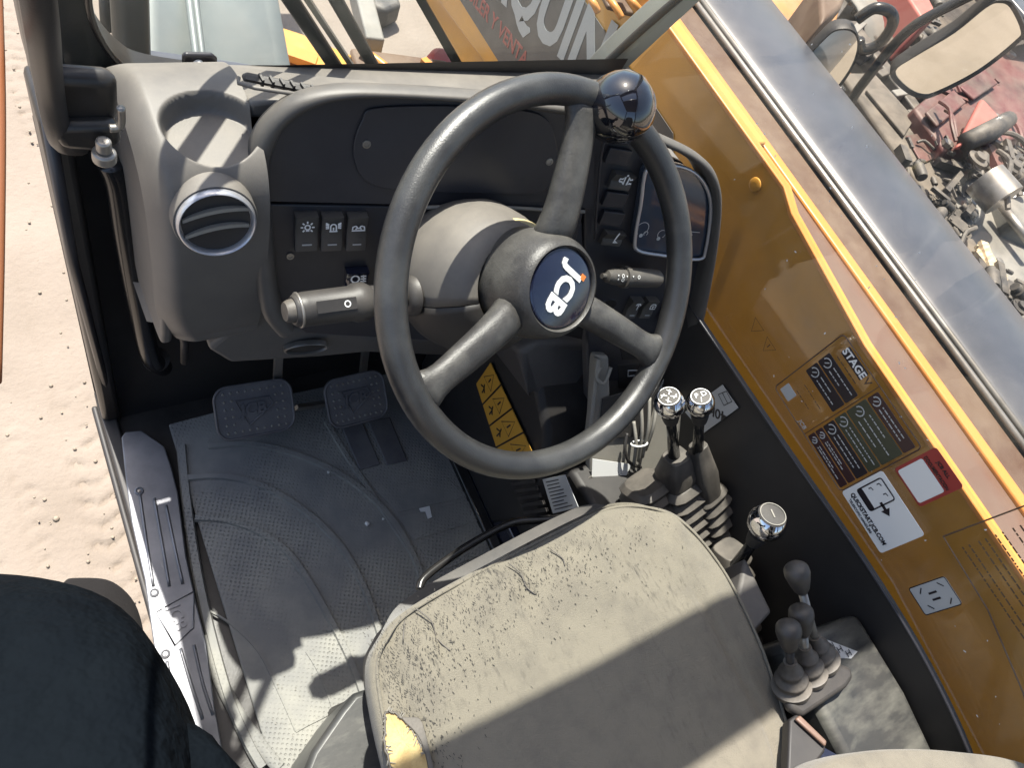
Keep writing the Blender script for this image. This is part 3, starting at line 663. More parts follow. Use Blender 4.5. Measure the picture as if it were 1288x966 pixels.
rocker(813,385,.019,.034,'rear_wiper', R(-6), label='lower rocker switch with a rear wiper symbol')
obj('blank_cover', MB().box((0,0,.002), (.022,.034,.006)), M_panel, dash, M=DP.mat(dpx(838,390,-.018), R(-6)), bevel=.001)
# display with a silver surround
dpt = [(812,207),(803,255),(796,298),(800,312),(830,318),(876,323),(885,310),(891,262),(886,234),(870,214),(845,205)]
ds = smooth_path(poly_dp(dpt,-.011),4,True)
dsp = obj('display', MB().prism([p-DP.n*.008 for p in ds], DP.n*.010), M_screen, dash, bevel=.001)
obj('display_surround', MB().tube([p+DP.n*.006 for p in ds], .0024, 8, closed=True), M_silver, dsp, smooth=True)
ic = MB()
for (a,b,rr_) in ((808,287,.009),(832,294,.006),(812,293,.003)):
    ic = MB(); c_ = dpx(a,b,-.0085); ic.ribbon([c_+DP.u*rr_*cos(R(k*20))+DP.v*rr_*sin(R(k*20)) for k in range(-3,13)], .001, DP.n); obj('symbol', ic, M_whitegrey, dsp)
for a,b in ((806,296),(828,300)): obj('symbol', MB().lathe(dpx(a,b,-.0088), DP.n, [(0,.0028),(.0006,.0026),(.0007,.0002)], 12), M_whitegrey, dsp)
ic = MB().ribbon([dpx(868,286,-.0085),dpx(870,296,-.0085)], .0015, DP.n); ic.ribbon([dpx(858,290,-.0085),dpx(880,292,-.0085)], .001, DP.n)
obj('symbol', ic, M_whitegrey, dsp)
# lower right fascia with two pockets and a round socket
obj('lower_pod', MB().prism(poly_dp([(742,408),(862,412),(852,500),(740,505),(738,440)],-.022), DP.n*-.02), M_column, dash, bevel=.003)
for q in ([(775,418),(820,416),(824,450),(782,452)],[(776,458),(812,456),(810,488),(778,488)]):
    obj('pocket', MB().prism(poly_dp(q,-.0215), DP.n*.002), M_blk, dash, bevel=.002)
c_ = dpx(800,431,-.0165); obj('lighter_socket', MB().tube([c_+DP.u*.009*cos(R(k*30))+DP.v*.011*sin(R(k*30)) for k in range(12)], .0012, 6, closed=True).ribbon([c_-DP.u*.003-DP.v*.003,c_+DP.v*.004,c_+DP.u*.003-DP.v*.003], .0018, DP.n), M_whitegrey, dash, smooth=True)
c_ = dpx(795,469,-.0165); obj('usb_socket', MB().tube([c_+DP.u*a*.009+DP.v*b*.0065 for a,b in ((-1,1),(1,.6),(1,-1),(-.6,-1))], .0012, 6, closed=True), M_whitegrey, dash, smooth=True)
c_ = dpx(850,445,-.018); obj('round_socket', MB().lathe(c_, DP.n, [(0,.024),(.003,.023),(.002,.020),(-.02,.019),(-.02,.001)], 32), M_column, dash, smooth=40)

# ignition key
kt = thing('ignition_key', 'silver ignition key in its barrel right of the steering hub', 'key', dpx(765,384,-.01))
obj('barrel', MB().lathe(dpx(758,386,-.02), DP.n, [(0,.011),(.012,.011),(.014,.009)], 20), M_blk, kt, smooth=40)
obj('bow', MB().lathe(dpx(765,383,.004), DP.n, [(-.0015,.012),(.0015,.012),(.0016,.004)], 24, squash=(1,.75)), M_chrome, kt, smooth=40)

# ================================================================== STEERING
WC = V((.438,.320,.741)); WN = V((.1266,-.986,1)).normalized()
SW = Plane(WC, WN)
colm = thing('steering_column', 'steering column cowl, pale grey above and black below the seam', 'steering column', WC-WN*.2)
ax = -WN
up_half = MB(); lo_half = MB()
cprof = [(.045,.052),(.06,.066),(.085,.080),(.115,.088),(.15,.086),(.19,.074),(.22,.055)]
ctr = WC + V((-.012,0,-.004))
def half(lat0, lat1, grow=1.0):
    rows=[]
    for h,r_ in cprof:
        rows.append([ctr-WN*h+(SW.u*cos(a)*1.0+SW.v*sin(a))*r_*grow for a in np.linspace(R(lat0),R(lat1),25)])
    return rows
obj('upper_cowl', MB().grid(half(-14,190)), M_pod, colm, smooth=True, solid=.003)
obj('lower_cowl', MB().grid(half(191,345)), M_blk, colm, smooth=True, solid=.003)
obj('contact_ring', MB().lathe(WC-WN*.075, WN, [(-.004,.0655),(.004,.0655),(.008,.063)], 40), M_cream, colm, smooth=50)
obj('column_tube', MB().tube([WC-WN*.15, WC-WN*.42], .03, 16), M_blk, colm, smooth=True)

sw = thing('steering_wheel', 'worn black three-spoke steering wheel with a navy JCB hub badge and spinner knob', 'steering wheel', WC)
obj('rim', MB().tube([WC+(SW.u*cos(a)+SW.v*sin(a))*.19 for a in np.linspace(0,2*pi,96,endpoint=False)], .0148, 20, closed=True), M_wheel, sw, smooth=True)
hubp = [(-.075,.0545),(-.06,.0575),(-.03,.0585),(-.012,.056),(.002,.052),(.010,.0475),(.012,.044),(.010,.0425),(.006,.042),(.006,.001)]
hub = obj('hub', MB().lathe(WC, WN, hubp, 56), M_spoke, sw, smooth=50)
bd = obj('badge', MB().lathe(WC, WN, [(.005,.041),(.0085,.0405),(.0095,.038),(.0100,.001)], 48), M_badge, sw, smooth=40)
BA = ang(SW,(728,345),(692,410))
bc = SW.px(706,374,.010)
obj('letters', text_mb('JCB', SW.mat(WC+WN*.0098+SW.u*.000-SW.v*.002, BA), .034, .0, .0014, .0008, sx=1.0), M_white, bd)
sq_c = WC+WN*.0102; bu = SW.u*cos(BA)+SW.v*sin(BA); bv = WN.cross(bu)
q0 = sq_c - bu*.024 + bv*.0165
obj('mark', MB().prism([q0+bu*a+bv*b for a,b in ((-.003,-.003),(.003,-.003),(.003,.003),(-.003,.003))], WN*.0008), M_orange, bd)
def spoke(target, w0, w1, twist=0):
    a = ang(SW, (699,362), target); d = SW.u*cos(a)+SW.v*sin(a); s_ = WN.cross(d)
    rg = []
    for t_,w_,hh,zz in ((.040,w0*1.05,.020,-.026),(.056,w0,.018,-.014),(.09,w0*.93,.014,-.006),(.13,w0*.9,.012,-.003),(.158,w1*1.0,.011,-.001),(.172,w1*1.35,.012,0),(.184,w1*1.9,.010,0)):
        c_ = WC+d*t_+WN*zz; h = w_/2
        rg.append([c_-s_*h-WN*hh*.7, c_-s_*h+WN*hh*.35, c_-s_*h*.55+WN*hh, c_+s_*h*.55+WN*hh, c_+s_*h+WN*hh*.35, c_+s_*h-WN*hh*.7, c_-WN*hh*1.15])
    return obj('spoke', MB().rings(rg), M_spoke, sw, smooth=True, sub=1)
spoke((735,140), .044, .034); spoke((545,485), .040, .030); spoke((828,447), .038, .03)
kp = SW.px(760,148); kd = (kp-WC).normalized()
kb = WC+kd*.182; kc = P(786,134,z=kb.z+.016)
kn = obj('spinner_knob', MB().lathe(kc-WN*.004, (WN+V((.35,.1,.15))).normalized(), [(-.042,.016),(-.034,.022),(-.025,.029),(-.013,.0335),(0,.035),(.013,.033),(.024,.025),(.031,.013),(.033,.001)], 40), M_knob, sw, smooth=True)
obj('knob_clamp', MB().tube([kb-WN*.004-SW.u*.0, kb.lerp(kc-WN*.02,.6), kc-WN*.026], [.020,.0165,.014], 20), M_blkgloss, sw, smooth=True)

# stalks
st = thing('control_stalk', 'thick left-hand stalk with knurled grip and round end button', 'stalk', P(450,370,y=.40), 'stalks on the steering column')
A_, B_ = P(368,391,y=.395), P(560,366,y=.395); dr = (B_-A_).normalized(); LEN = (B_-A_).length
obj('grip', MB().lathe(A_, dr, [(0,.014),(.003,.0165),(.012,.0175),(.060,.0180),(.066,.0205),(.076,.0205),(.082,.017)], 32), M_podd, st, smooth=45)
obj('end_button', MB().lathe(A_, -dr, [(-.004,.0125),(.004,.0115),(.008,.0095),(.0085,.001)], 28), M_rub, st, smooth=45)
obj('end_ring', MB().tube([A_+dr*.006+(V((0,0,1))*cos(a)*.0168+dr.cross(V((0,0,1)))*sin(a)*.0168) for a in np.linspace(0,2*pi,32,endpoint=False)], .0015, 6, closed=True), M_steel, st, smooth=True)
obj('stem', MB().lathe(A_, dr, [(.08,.0165),(.10,.0145),(.125,.0125)], 24), M_podd, st, smooth=True)
obj('boot', MB().lathe(A_, dr, [(.122,.013),(.126,.021),(.133,.023),(.137,.019),(.141,.024),(.147,.025),(.152,.02),(.165,.02)], 28), M_podd, st, smooth=50)
toC = (CAM-A_).normalized(); side = (toC-dr*(toC@dr)).normalized()
lab = MB().ribbon([A_+dr*t_+side*.0180 for t_ in (.018,.06)], .012, side); obj('grip_band', lab, M_blk, st)
lm = MB().ribbon([A_+dr*(.050+.003*cos(k*pi/6))+side*.0183+dr.cross(side)*.003*sin(k*pi/6) for k in range(12)], .0012, side, closed=True)
obj('mark', lm, M_white, st)
st2 = thing('control_stalk', 'slimmer right-hand stalk with white lamp symbols half hidden by the rim', 'stalk', P(800,350,y=.385), 'stalks on the steering column')
A2, B2 = P(757,347,y=.385), P(858,352,y=.37); d2 = (B2-A2).normalized()
obj('grip', MB().lathe(A2, d2, [(0,.0035),(.006,.0035),(.008,.008),(.02,.0105),(.036,.0115),(.0365,.0145),(.044,.0145),(.0445,.0125),(.1,.0125),(.104,.010),(.105,.001)], 28), M_rim, st2, smooth=40)
toC = (CAM-A2).normalized(); sd2 = (toC-d2*(toC@d2)).normalized(); cr = d2.cross(sd2)
sy = MB()
for t_,k in ((.018,'t'),(.026,'r'),(.033,'t'),(.041,'t'),(.053,'c')):
    for j,dz in enumerate((-.002,.005) if t_ < .03 else (-.001,)):
        c_ = A2+d2*t_+(sd2*cos(dz*60)+cr*sin(dz*60))*(.0150 if .0365<t_<.044 else .0132 if t_>.044 else .0118)
        nrm = (c_-A2-d2*t_).normalized(); e_ = d2*.0013; g_ = d2.cross(nrm)*.0013
        if k == 't': sy.prism([c_-e_-g_,c_+e_-g_,c_+g_], nrm*.0004)
        else: sy.ribbon([c_+e_*1.6*cos(q*pi/5)+g_*1.6*sin(q*pi/5) for q in range(10)], .0008, nrm, closed=True)
obj('symbols', sy, M_white, st2)

# ================================================================== CENTRE TOWER
tw = thing('centre_tower', 'brown grey plastic tower carrying the column above the warning decal', 'console', (.6,.42,.1))
obj('tower_shell', MB().prism([P(652,442,y=.40),P(676,432,y=.40),P(742,432,y=.40),P(747,500,y=.34),P(735,560,y=.30),P(690,560,y=.30),P(668,500,y=.36)], (.02,.16,-.10)), M_column, tw, bevel=.012)
obj('heater_box', MB().prism([V((.60,.62,.02)),V((.60,.26,.02)),V((.60,.20,.20)),V((.60,.30,.34)),V((.60,.45,.42)),V((.60,.62,.5))], (.19,0,0)), M_blk, tw, bevel=.012)
obj('tunnel_rail', MB().bar(V((.592,.62,.012)), V((.592,-.12,.012)), .022, .02), M_blkgloss, tw, bevel=.004)
obj('tunnel_rail', MB().bar(V((.612,.62,.045)), V((.612,-.12,.045)), .018, .06), M_badge, tw, bevel=.004)
# bright grey inner bracket and plates
HB = Plane((.598,.4,.3), (-1,0,0), (0,-1,0))
# warning decal on the tower's left face
wd = thing('warning_decal', 'amber strip of four triangle warning pictograms on the tower side', 'warning label', HB.px(630,520,.002))
wc = [(613,455),(666,570),(628,572),(599,482)]
WA, WB, WCc, WD = [HB.px(*q,.003) for q in ((617,455),(673,575),(633,590),(599,482))]
for i in range(4):
    t0, t1 = i/4+.006, (i+1)/4-.006
    a,b = WA.lerp(WB,t0), WA.lerp(WB,t1); c,d = WD.lerp(WCc,t1), WD.lerp(WCc,t0)
    cell = obj('pictogram', MB().prism([a,b,c,d], HB.n*.0006), M_yprint, wd)
    m_ = a.lerp(b,.5).lerp(d.lerp(c,.5),.30); uu = (b-a)*.34; vv = (a-d)*.20
    k = MB().ribbon([m_-uu-vv, m_+uu*.0+vv*1.1+(b-a)*0, m_+uu-vv], .0022, HB.n, .001, closed=True)
    k.ribbon([m_+vv*.2, m_-vv*.6], .003, HB.n, .001)
    k.ribbon([a,b,c,d], .0012, HB.n, .001, closed=True)
    m2 = a.lerp(b,.5).lerp(d.lerp(c,.5),.75)
    k.ribbon([m2-uu*.6, m2+vv*.4, m2+uu*.5-vv*.1], .004, HB.n, .001); k.ribbon([m2-uu*.2+vv*.8, m2+uu*.1+vv*.2, m2+uu*.2-vv*.6], .003, HB.n, .001)
    obj('print', k, M_blk, cell)
# grey data plate with engraved lines
dpl = thing('data_plate', 'small grey maker plate with rows of fine print below the wheel rim', 'data plate', HB.px(705,622,.004))
q = [HB.px(*k,.004) for k in ((683,603),(711,597),(728,638),(696,646))]
obj('plate', MB().prism(q, HB.n*.001), M_whitegrey, dpl)
k = MB()
for i in range(9):
    t_ = .1+i*.1; a = q[0].lerp(q[3],t_); b = q[1].lerp(q[2],t_)
    k.ribbon([a.lerp(b,.12), a.lerp(b, random.uniform(.6,.88))], .0018, HB.n, .0014)
obj('fine_print', k, M_panel, dpl)
hl = thing('vent_louvres', 'black louvred heater outlet beside the floor under the wheel', 'vent', HB.px(660,640,.002))
for i in range(8):
    a = HB.px(640+i*4, 600+i*9,.004); b = HB.px(668+i*4, 596+i*9,.004)
    obj('louvre', MB().bar(a,b,.006,.004,HB.n), M_podd, hl)

# ================================================================== GEAR CONSOLE
gc = thing('gear_console', 'pale grey console plate between the tower and the gear levers', 'console', (.7,.2,.2))
GP = Plane(P(790,560,z=.36), (-.25,-.75,.62))
obj('plate', MB().prism([GP.px(*q_) for q_ in ((748,446),(766,448),(768,505),(860,510),(870,640),(830,660),(742,640),(742,560))], GP.n*-.02), M_conc, gc, bevel=.004)
obj('dark_tray', MB().prism([GP.px(*q_,.0015) for q_ in ((757,500),(830,480),(812,548),(752,552))], GP.n*.003), M_blk, gc, bevel=.002)
obj('rib', MB().bar(GP.px(751,450,.006), GP.px(738,560,.006), .007, .014, GP.n), M_conc, gc, bevel=.002)
obj('clip', MB().tube(smooth_path([GP.px(755,462,.01),GP.px(750,475,.014),GP.px(760,482,.014),GP.px(768,462,.01)],4), .003, 8), M_conc, gc, smooth=True)
obj('lower_body', MB().prism([V((.62,.28,.05)),V((.62,-.25,.05)),V((.62,-.25,.30)),V((.62,.12,.34)),V((.62,.24,.32))], (.18,0,0)), M_blk, gc, bevel=.01)
lf = thing('paper_sheet', 'sunlit white paper sheet tucked beside the gear lever bellows', 'paper', GP.px(765,600,.01))
obj('sheet', MB().prism([GP.px(*q_,.008) for q_ in ((745,577),(794,584),(782,610),(767,621),(744,602))], GP.n*.0008), M_white, lf)
ls_ = thing('metal_strip', 'pair of pale metal strips leaning below the white paper', 'strip', GP.px(745,630,.01))
for a,b in (((733,605),(752,640)),((742,600),(762,638))):
    obj('strip', MB().bar(GP.px(*a,.01), GP.px(*b,.01), .006, .003, GP.n), M_steel, ls_)
cb = thing('cable_loom', 'pale cables bunched by a cable tie above the gear lever bellows', 'cables', GP.px(803,560,.02))
for a,b in (((808,575),(817,500)),((803,580),(806,505)),((797,585),(797,530)),((812,566),(826,505))):
    obj('cable', MB().tube(smooth_path([GP.px(*a,.016),GP.px((a[0]+b[0])/2+3,(a[1]+b[1])/2,.028),GP.px(*b,.018)],5), .0028, 8), M_conc, cb, smooth=True)
tc_ = GP.px(804,558,.024)
obj('cable_tie', MB().tube([tc_+GP.u*.013*cos(R(k_*24))+GP.n*.009*sin(R(k_*24)) for k_ in range(15)], .0016, 6, closed=True), M_white, cb, smooth=True)
obj('black_hose', MB().tube(smooth_path([GP.px(789,545,.014),GP.px(786,565,.02),GP.px(792,582,.018),GP.px(806,588,.01)],5), .0028, 8), M_blk, cb, smooth=True)

def bellows(c0, c1, w0, w1, n, name='bellows', parent=None, m=M_rub, rot=0, asp=1.0, amp=.12):
    c0,c1 = V(c0),V(c1); ax_ = (c1-c0).normalized(); u = V((cos(rot),sin(rot),0)); u = (u-ax_*(u@ax_)).normalized(); w_ = ax_.cross(u)
    rg = []; K = n*2
    for i in range(K+1):
        t = i/K; r_ = w0+(w1-w0)*t; r_ *= 1+amp*(1 if i%2 else -1)
        ring = []
        for k_ in range(24):
            a = 2*pi*k_/24; ca,sa = cos(a),sin(a); q_ = (abs(ca)**4+abs(sa)**4)**(-.25)
            ring.append(c0.lerp(c1,t)+(u*ca*asp+w_*sa)*r_*q_)
        rg.append(ring)
    return obj(name, MB().rings(rg), m, parent, bevel=.0012)
def knob_lever(label, top, base, kr, bell, cap_icon, group='chrome-knobbed gear levers'):
    top, base = V(top), V(base)
    t = thing('gear_lever', label, 'gear lever', base, group)
    ax_ = (top-base).normalized()
    obj('shaft', MB().tube([base, base.lerp(top,.5), top-ax_*kr*.8], [.009,.007,.007], 14), M_blkgloss, t, smooth=True)
    obj('collar', MB().lathe(top-ax_*kr*1.5, ax_, [(-.012,.010),(0,.012),(.01,.013)], 18), M_blk, t, smooth=40)
    kn_ = obj('knob', MB().lathe(top, ax_, [(-kr*.98,kr*.35),(-kr*.8,kr*.62),(-kr*.4,kr*.93),(0,kr),(kr*.35,kr*.95),(kr*.62,kr*.8),(kr*.70,kr*.74)], 36), M_chrome, t, smooth=40)
    PLk = Plane(top+ax_*kr*.70, ax_)
    cp_ = obj('cap', MB().lathe(top, ax_, [(kr*.69,kr*.75),(kr*.74,kr*.70),(kr*.76,.001)], 32), M_podd, kn_, smooth=40)
    k_ = MB(); c_ = top+ax_*kr*.775
    k_.ribbon([c_+(PLk.u*cos(a)+PLk.v*sin(a))*kr*.66 for a in np.linspace(0,2*pi,28,endpoint=False)], .0011, ax_, closed=True)
    if cap_icon == 'gate':
        for a in (45,135,225,315):
            e = (PLk.u*cos(R(a))+PLk.v*sin(R(a))); s_ = ax_.cross(e)
            k_.ribbon([c_+e*kr*.1, c_+e*kr*.5], .0013, ax_); k_.ribbon([c_+e*kr*.3-s_*kr*.15, c_+e*kr*.45+s_*kr*.2], .0011, ax_)
    k_ = [k_]
    if cap_icon == 'letters':
        for txt,dx,dy in (('P',-.2,.2),('D',.3,.05),('/',-.15,-.25)): k_.append(text_mb(txt, PLk.mat(c_+PLk.u*kr*dx+PLk.v*kr*dy, R(-20)), kr*.55, 0, .0001))
    if cap_icon == 'one': k_ += [text_mb('I', PLk.mat(c_, R(-20)), kr*.7, 0, .0001)]
    obj('cap_marks', merge(*k_), M_white if cap_icon!='one' else M_conc, kn_)
    for nm_,args in bell: bellows(*args, parent=t, name=nm_)
    return t
b1 = P(848,575,z=.455)
knob_lever('front-left chrome-knobbed gear lever with a gear gate pattern on its cap', P(842,507,z=.575), b1, .0205,
   [('gaiter_top',(b1+V((0,0,.006)), P(852,612,z=.40), .019, .030, 1)), ('bellows',(P(852,600,z=.415), P(868,690,z=.28), .034, .050, 8))], 'gate')
b2 = P(877,575,z=.47)
knob_lever('chrome-knobbed lever just right of the gate-pattern lever, with lettered cap', P(881,507,z=.585), b2, .0185,
   [('gaiter_top',(P(878,560,z=.49), P(890,625,z=.40), .013, .020, 1)), ('bellows',(P(886,615,z=.405), P(915,700,z=.28), .024, .042, 9))], 'letters')
b3 = P(926,712,z=.46)
knob_lever('rearmost chrome-knobbed lever standing alone on its cranked black shaft', P(965,657,z=.565), b3, .024,
   [('bellows',(P(918,690,z=.42), P(915,790,z=.28), .022, .042, 5))], 'one')
obj_ = bellows(P(812,606,z=.40), P(830,690,z=.30), .030, .050, 8, parent=gc, name='side_bellows')

# labels on the side panel
SP = Plane((.799,.2,.5), (-1,0,0), (0,-1,0))
lb = thing('battery_label', 'tilted grey card reading 40h with a battery symbol on the side panel', 'label', SP.px(905,512,.002))
cq = [(912,485),(931,514),(884,545),(862,520)]
obj('card', MB().prism([SP.px(*k,.002) for k in ((909,484),(929,513),(885,545),(862,518))], SP.n*.001), M_whitegrey, lb)
u1 = SP.px(893,535,.003); aa = ang(SP,(885,512),(905,500))
k = MB(); 
pa = [SP.px(*q_,.003) for q_ in ((904,496),(914,492),(921,505),(911,510))]
k.ribbon(pa, .0016, SP.n, .0008, closed=True); k.ribbon([pa[0].lerp(pa[1],.5),pa[3].lerp(pa[2],.5)], .0013, SP.n, .0008)
tx = text_mb('40h', SP.mat(SP.px(903,520,.003), ang(SP,(910,524),(893,516))+R(0)), .022, 0, .0004)
obj('print', merge(k, tx), M_blk, lb)
LP = Plane(P(850,478,y=.30), (-.1,-.8,.5))
l2 = thing('shift_label', 'grey shift pattern card marked 540 above the gear knobs', 'label', LP.px(850,480,.002))
obj('card', MB().prism([LP.px(*k_) for k_ in ((838,469),(872,470),(869,497),(826,494))], LP.n*.001), M_whitegrey, l2)
k = MB()
for a in ([(843,472),(847,478),(838,479)],[(853,471),(851,480)],[(857,471),(855,480)],[(862,473),(868,473),(863,477),(867,479),(860,480)],[(832,484),(868,485)]):
    k.ribbon([LP.px(*q_,.001) for q_ in a], .0014, LP.n, .0008)
obj('print', merge(k, text_mb('540', LP.mat(LP.px(854,490,.0012), ang(LP,(845,489),(862,490))), .010, 0, .0002)), M_blk, l2)

# ---- small loader levers on the rear console
rc = thing('rear_console', 'scuffed dark side console with worn top behind the gear levers', 'console', (.78,-.2,.1))
zt_ = .515
ctop = [P(935,800,z=zt_),P(1020,800,z=zt_),P(1070,815,z=zt_),P(1150,848,z=zt_)]
obj('body', MB().prism([V((.662,-.10,zt_)),V((.797,-.115,zt_)),V((.797,-.22,zt_)),V((.797,-.60,zt_-.06)),V((.662,-.60,zt_-.02))], (0,0,-.34)), M_cons2, rc, bevel=.012)
obj('lever_plate', MB().prism([P(a,b,z=zt_+.001) for a,b in ((975,868),(985,895),(1000,905),(1055,868),(1064,855),(1060,842),(1040,835),(1018,842))], (0,0,.016)), M_podd, rc, bevel=.006)
obj('rear_gusset', MB().prism([P(938,700,z=.50),P(972,770,z=.50),P(945,800,z=.50),P(925,760,z=.50)], (0,0,-.1)), M_column, rc, bevel=.005)
pl_ = obj('gate_label', MB().prism([P(a,b,z=zt_+.001) for a,b in ((1026,800),(1034,803),(1078,820),(1070,829),(1044,828),(1030,815))], (0,0,.001)), M_whitegrey, rc)
k = MB()
for a,b in ((1036,809),(1046,813),(1056,817),(1067,822)):
    c_ = P(a,b,z=zt_+.0025); k.ribbon([c_+V((-.003,.004,0)),c_+V((-.003,-.004,0))],.0012,(0,0,1)); k.ribbon([c_+V((.003,.004,0)),c_+V((.003,-.004,0))],.0012,(0,0,1)); k.ribbon([c_+V((-.003,0,0)),c_+V((.003,0,0))],.0012,(0,0,1))
obj('gate_symbols', k, M_blk, pl_)
def small_lever(label, top, base, steel=True):
    top,base = V(top),V(base); ax_ = (top-base).normalized()
    t = thing('auxiliary_lever', label, 'lever', base, 'small black loader levers')
    obj('shaft', MB().tube([base, top-ax_*.02], .005, 10), M_steel if steel else M_blk, t, smooth=True)
    obj('knob', MB().lathe(top, ax_, [(-.030,.006),(-.024,.009),(-.014,.0115),(0,.0142),(.007,.0138),(.012,.0095),(.0135,.002)], 24), M_podd, t, smooth=True)
    obj('boot', MB().lathe(base-ax_*.012, ax_, [(-.006,.022),(.001,.023),(.004,.018),(.008,.0165),(.012,.0195),(.015,.0185),(.018,.0135),(.022,.012),(.026,.0145),(.029,.013),(.034,.009),(.044,.0075)], 24), M_rub, t, smooth=60)
small_lever('tallest small lever, farthest right, with a black teardrop knob', P(1003,722,z=.625), P(1030,822,z=.535))
small_lever('middle small black lever leaning on its ribbed boot', P(1008,775,z=.590), P(1015,838,z=.535))
small_lever('small black lever nearest the seat with a wide ribbed boot', P(992,795,z=.595), P(995,855,z=.535), False)

# seat belt buckle
bk_ = thing('seat_belt_buckle', 'black seat belt buckle with pale release button beside the cushion', 'seat belt buckle', P(1015,930,z=.5))
BKP = Plane(P(1015,920,z=.535), (-.1,.2,1))
obj('housing', MB().prism([BKP.px(*q_) for q_ in ((993,905),(1003,898),(1040,933),(1038,946),(1010,985),(990,985))], BKP.n*-.02), M_blk, bk_, bevel=.003)
obj('release_button', MB().prism([BKP.px(*q_,.002) for q_ in ((998,906),(1004,901),(1038,934),(1036,941))], BKP.n*.005), M_pink, bk_, bevel=.002)
obj('webbing', MB().prism([BKP.px(*q_,-.015) for q_ in ((1035,940),(1062,955),(1045,985),(1015,985))], BKP.n*-.003), M_badge, bk_)

# ================================================================== SEAT
seat = thing('driver_seat', 'worn green grey fabric driver seat with torn front corner and shaded rear half', 'seat', (.41,-.08,.1))
ol = [(.181,.066),(.205,.098),(.25,.117),(.38,.132),(.50,.142),(.558,.141),(.605,.118),(.637,.075),(.652,.01),(.650,-.06),(.640,-.12),(.615,-.20),(.56,-.30),(.45,-.345),(.33,-.34),(.22,-.31),(.172,-.22),(.164,-.12),(.167,-.02)]
OL = smooth_path([V((x,y,0)) for x,y in ol], 7, True); cen = V((.41,-.10,0))
def ringp(s_, z, shift=0):
    return [cen+(p-cen)*s_+V((0,0,z)) for p in OL]
levels = [(.80,.405),(.87,.410),(.93,.425),(.965,.448),(.982,.470),(.980,.488)]
rings_ = [ringp(s_,z) for s_,z in levels]
ins = np.linspace(.975,.02,44)
def topz(p, s_):
    e = (1-s_); z = .4955+.016*min(1,e*5)**.6
    # seam valleys where the bolsters join the centre
    d1 = abs((p.x-.212) - .05*(p.y+.02)); z -= .006*math.exp(-((p.x-.205-.25*max(0,p.y)**1.2)/.006)**2)*(1 if p.y<.1 else .3)
    z -= .007*math.exp(-((p.x-(.585-.9*max(0,-p.y-.16)**1.5+.0*p.y))/.006)**2)*(1 if p.y < -.03 else max(0,1-(p.y+.03)/.05))
    z -= .012*math.exp(-((p.x-.40)**2+(p.y+.12)**2)/.02)
    z += .003*sin(p.x*42+sin(p.y*30)*1.5)*math.exp(-((p.y-.07)/.06)**2)
    z += .0014*sin(p.x*150+p.y*60+3*sin(p.y*40))*math.exp(-((p.y-.07)/.05)**2)+.0009*sin(p.x*330+p.y*90)*math.exp(-((p.y-.08)/.035)**2)
    z -= .008*math.exp(-((p.x-.262-.25*(p.y-.06))/.004)**2-((p.y-.065)/.022)**2)
    z -= .005*math.exp(-((p.x-.375+.2*(p.y-.06))/.004)**2-((p.y-.07)/.02)**2)
    # front droop
    z -= .02*max(0,(p.y-.08)/.06)**2
    return z
for s_ in ins:
    r_ = ringp(s_, 0); 
    rings_.append([V((p.x,p.y,topz(p,s_))) for p in r_])
cush = obj('cushion', MB().rings(rings_), M_seat, seat, smooth=True)
obj('piping', MB().tube([V((p.x,p.y,p.z+.0005)) for p in [cen+(q_-cen)*.958+V((0,0,.5035-.02*max(0,(q_.y*.95-.08)/.06)**2)) for q_ in OL]], .0017, 8, closed=True), M_seat, cush, smooth=True)
# pilled and split fibres worn into the front of the cushion
lint = MB(); rl_ = random.Random(21); nrm_ = V((0,0,1))
for i in range(1700):
    cx_ = rl_.choice(((.30,.085,.07,.022),(.42,.095,.09,.02),(.24,.055,.035,.035),(.21,.01,.02,.04),(.40,.08,.12,.04)))
    x = rl_.gauss(cx_[0],cx_[2]); y = rl_.gauss(cx_[1],cx_[3])
    if not (.19 < x < .60) or y > .118 or y < -.08: continue
    a = rl_.gauss(1.75,.35); l = rl_.uniform(.0008,.0034); z0 = topz(V((x,y,0)), .8)+.0008
    lint.ribbon([V((x,y,z0)), V((x+cos(a)*l,y+sin(a)*l,z0+.0002))], rl_.uniform(.0003,.0009), nrm_, .0004)
tag(obj('pilled_fibres', lint, mat('dark_lint', (.05,.046,.04), .95), seat, weld=False), kind='stuff')
for pts9 in ([(.252,.108),(.262,.088),(.262,.07),(.268,.052)],[(.372,.115),(.380,.098),(.380,.082),(.386,.07)],[(.236,.10),(.226,.08)],[(.43,.112),(.436,.096),(.434,.086)]):
    pp9 = smooth_path([V((x,y,topz(V((x,y,0)),.8)+.0004)) for x,y in pts9],5)
    obj('crease', MB().tube(pp9, [.0003]+[.0008]*(len(pp9)-2)+[.0003], 6), M_rub, seat, smooth=True)
# torn corner showing foam
TP = lambda a,b,dz=0: P(a,b,z=.512+dz)
ft = smooth_path([TP(*q_) for q_ in ((484,900),(492,896),(505,905),(516,915),(526,930),(534,948),(540,975),(498,985),(489,960),(483,930))], 4, True)
cc = sum(ft, V())/len(ft)
foam = MB(); rf = random.Random(3)
ft = [p+V((rf.uniform(-.0012,.0012),rf.uniform(-.0012,.0012),0)) for p in ft]
foam.rings([[p+V((0,0,-.006)) for p in ft],[p+V((0,0,.0008)) for p in ft]]+[[cc+(p-cc)*s9+V((0,0,.0018*(1-s9)+rf.uniform(-.0009,.0009))) for p in ft] for s9 in (.93,.84,.74,.62,.5,.38,.25,.1)])
obj('tear_edge', MB().tube([p+V((0,0,.0016)) for p in ft], .0012, 6, closed=True), M_rub, seat, smooth=True)
obj('exposed_foam', foam, M_foam, seat, smooth=True)
fr = MB()
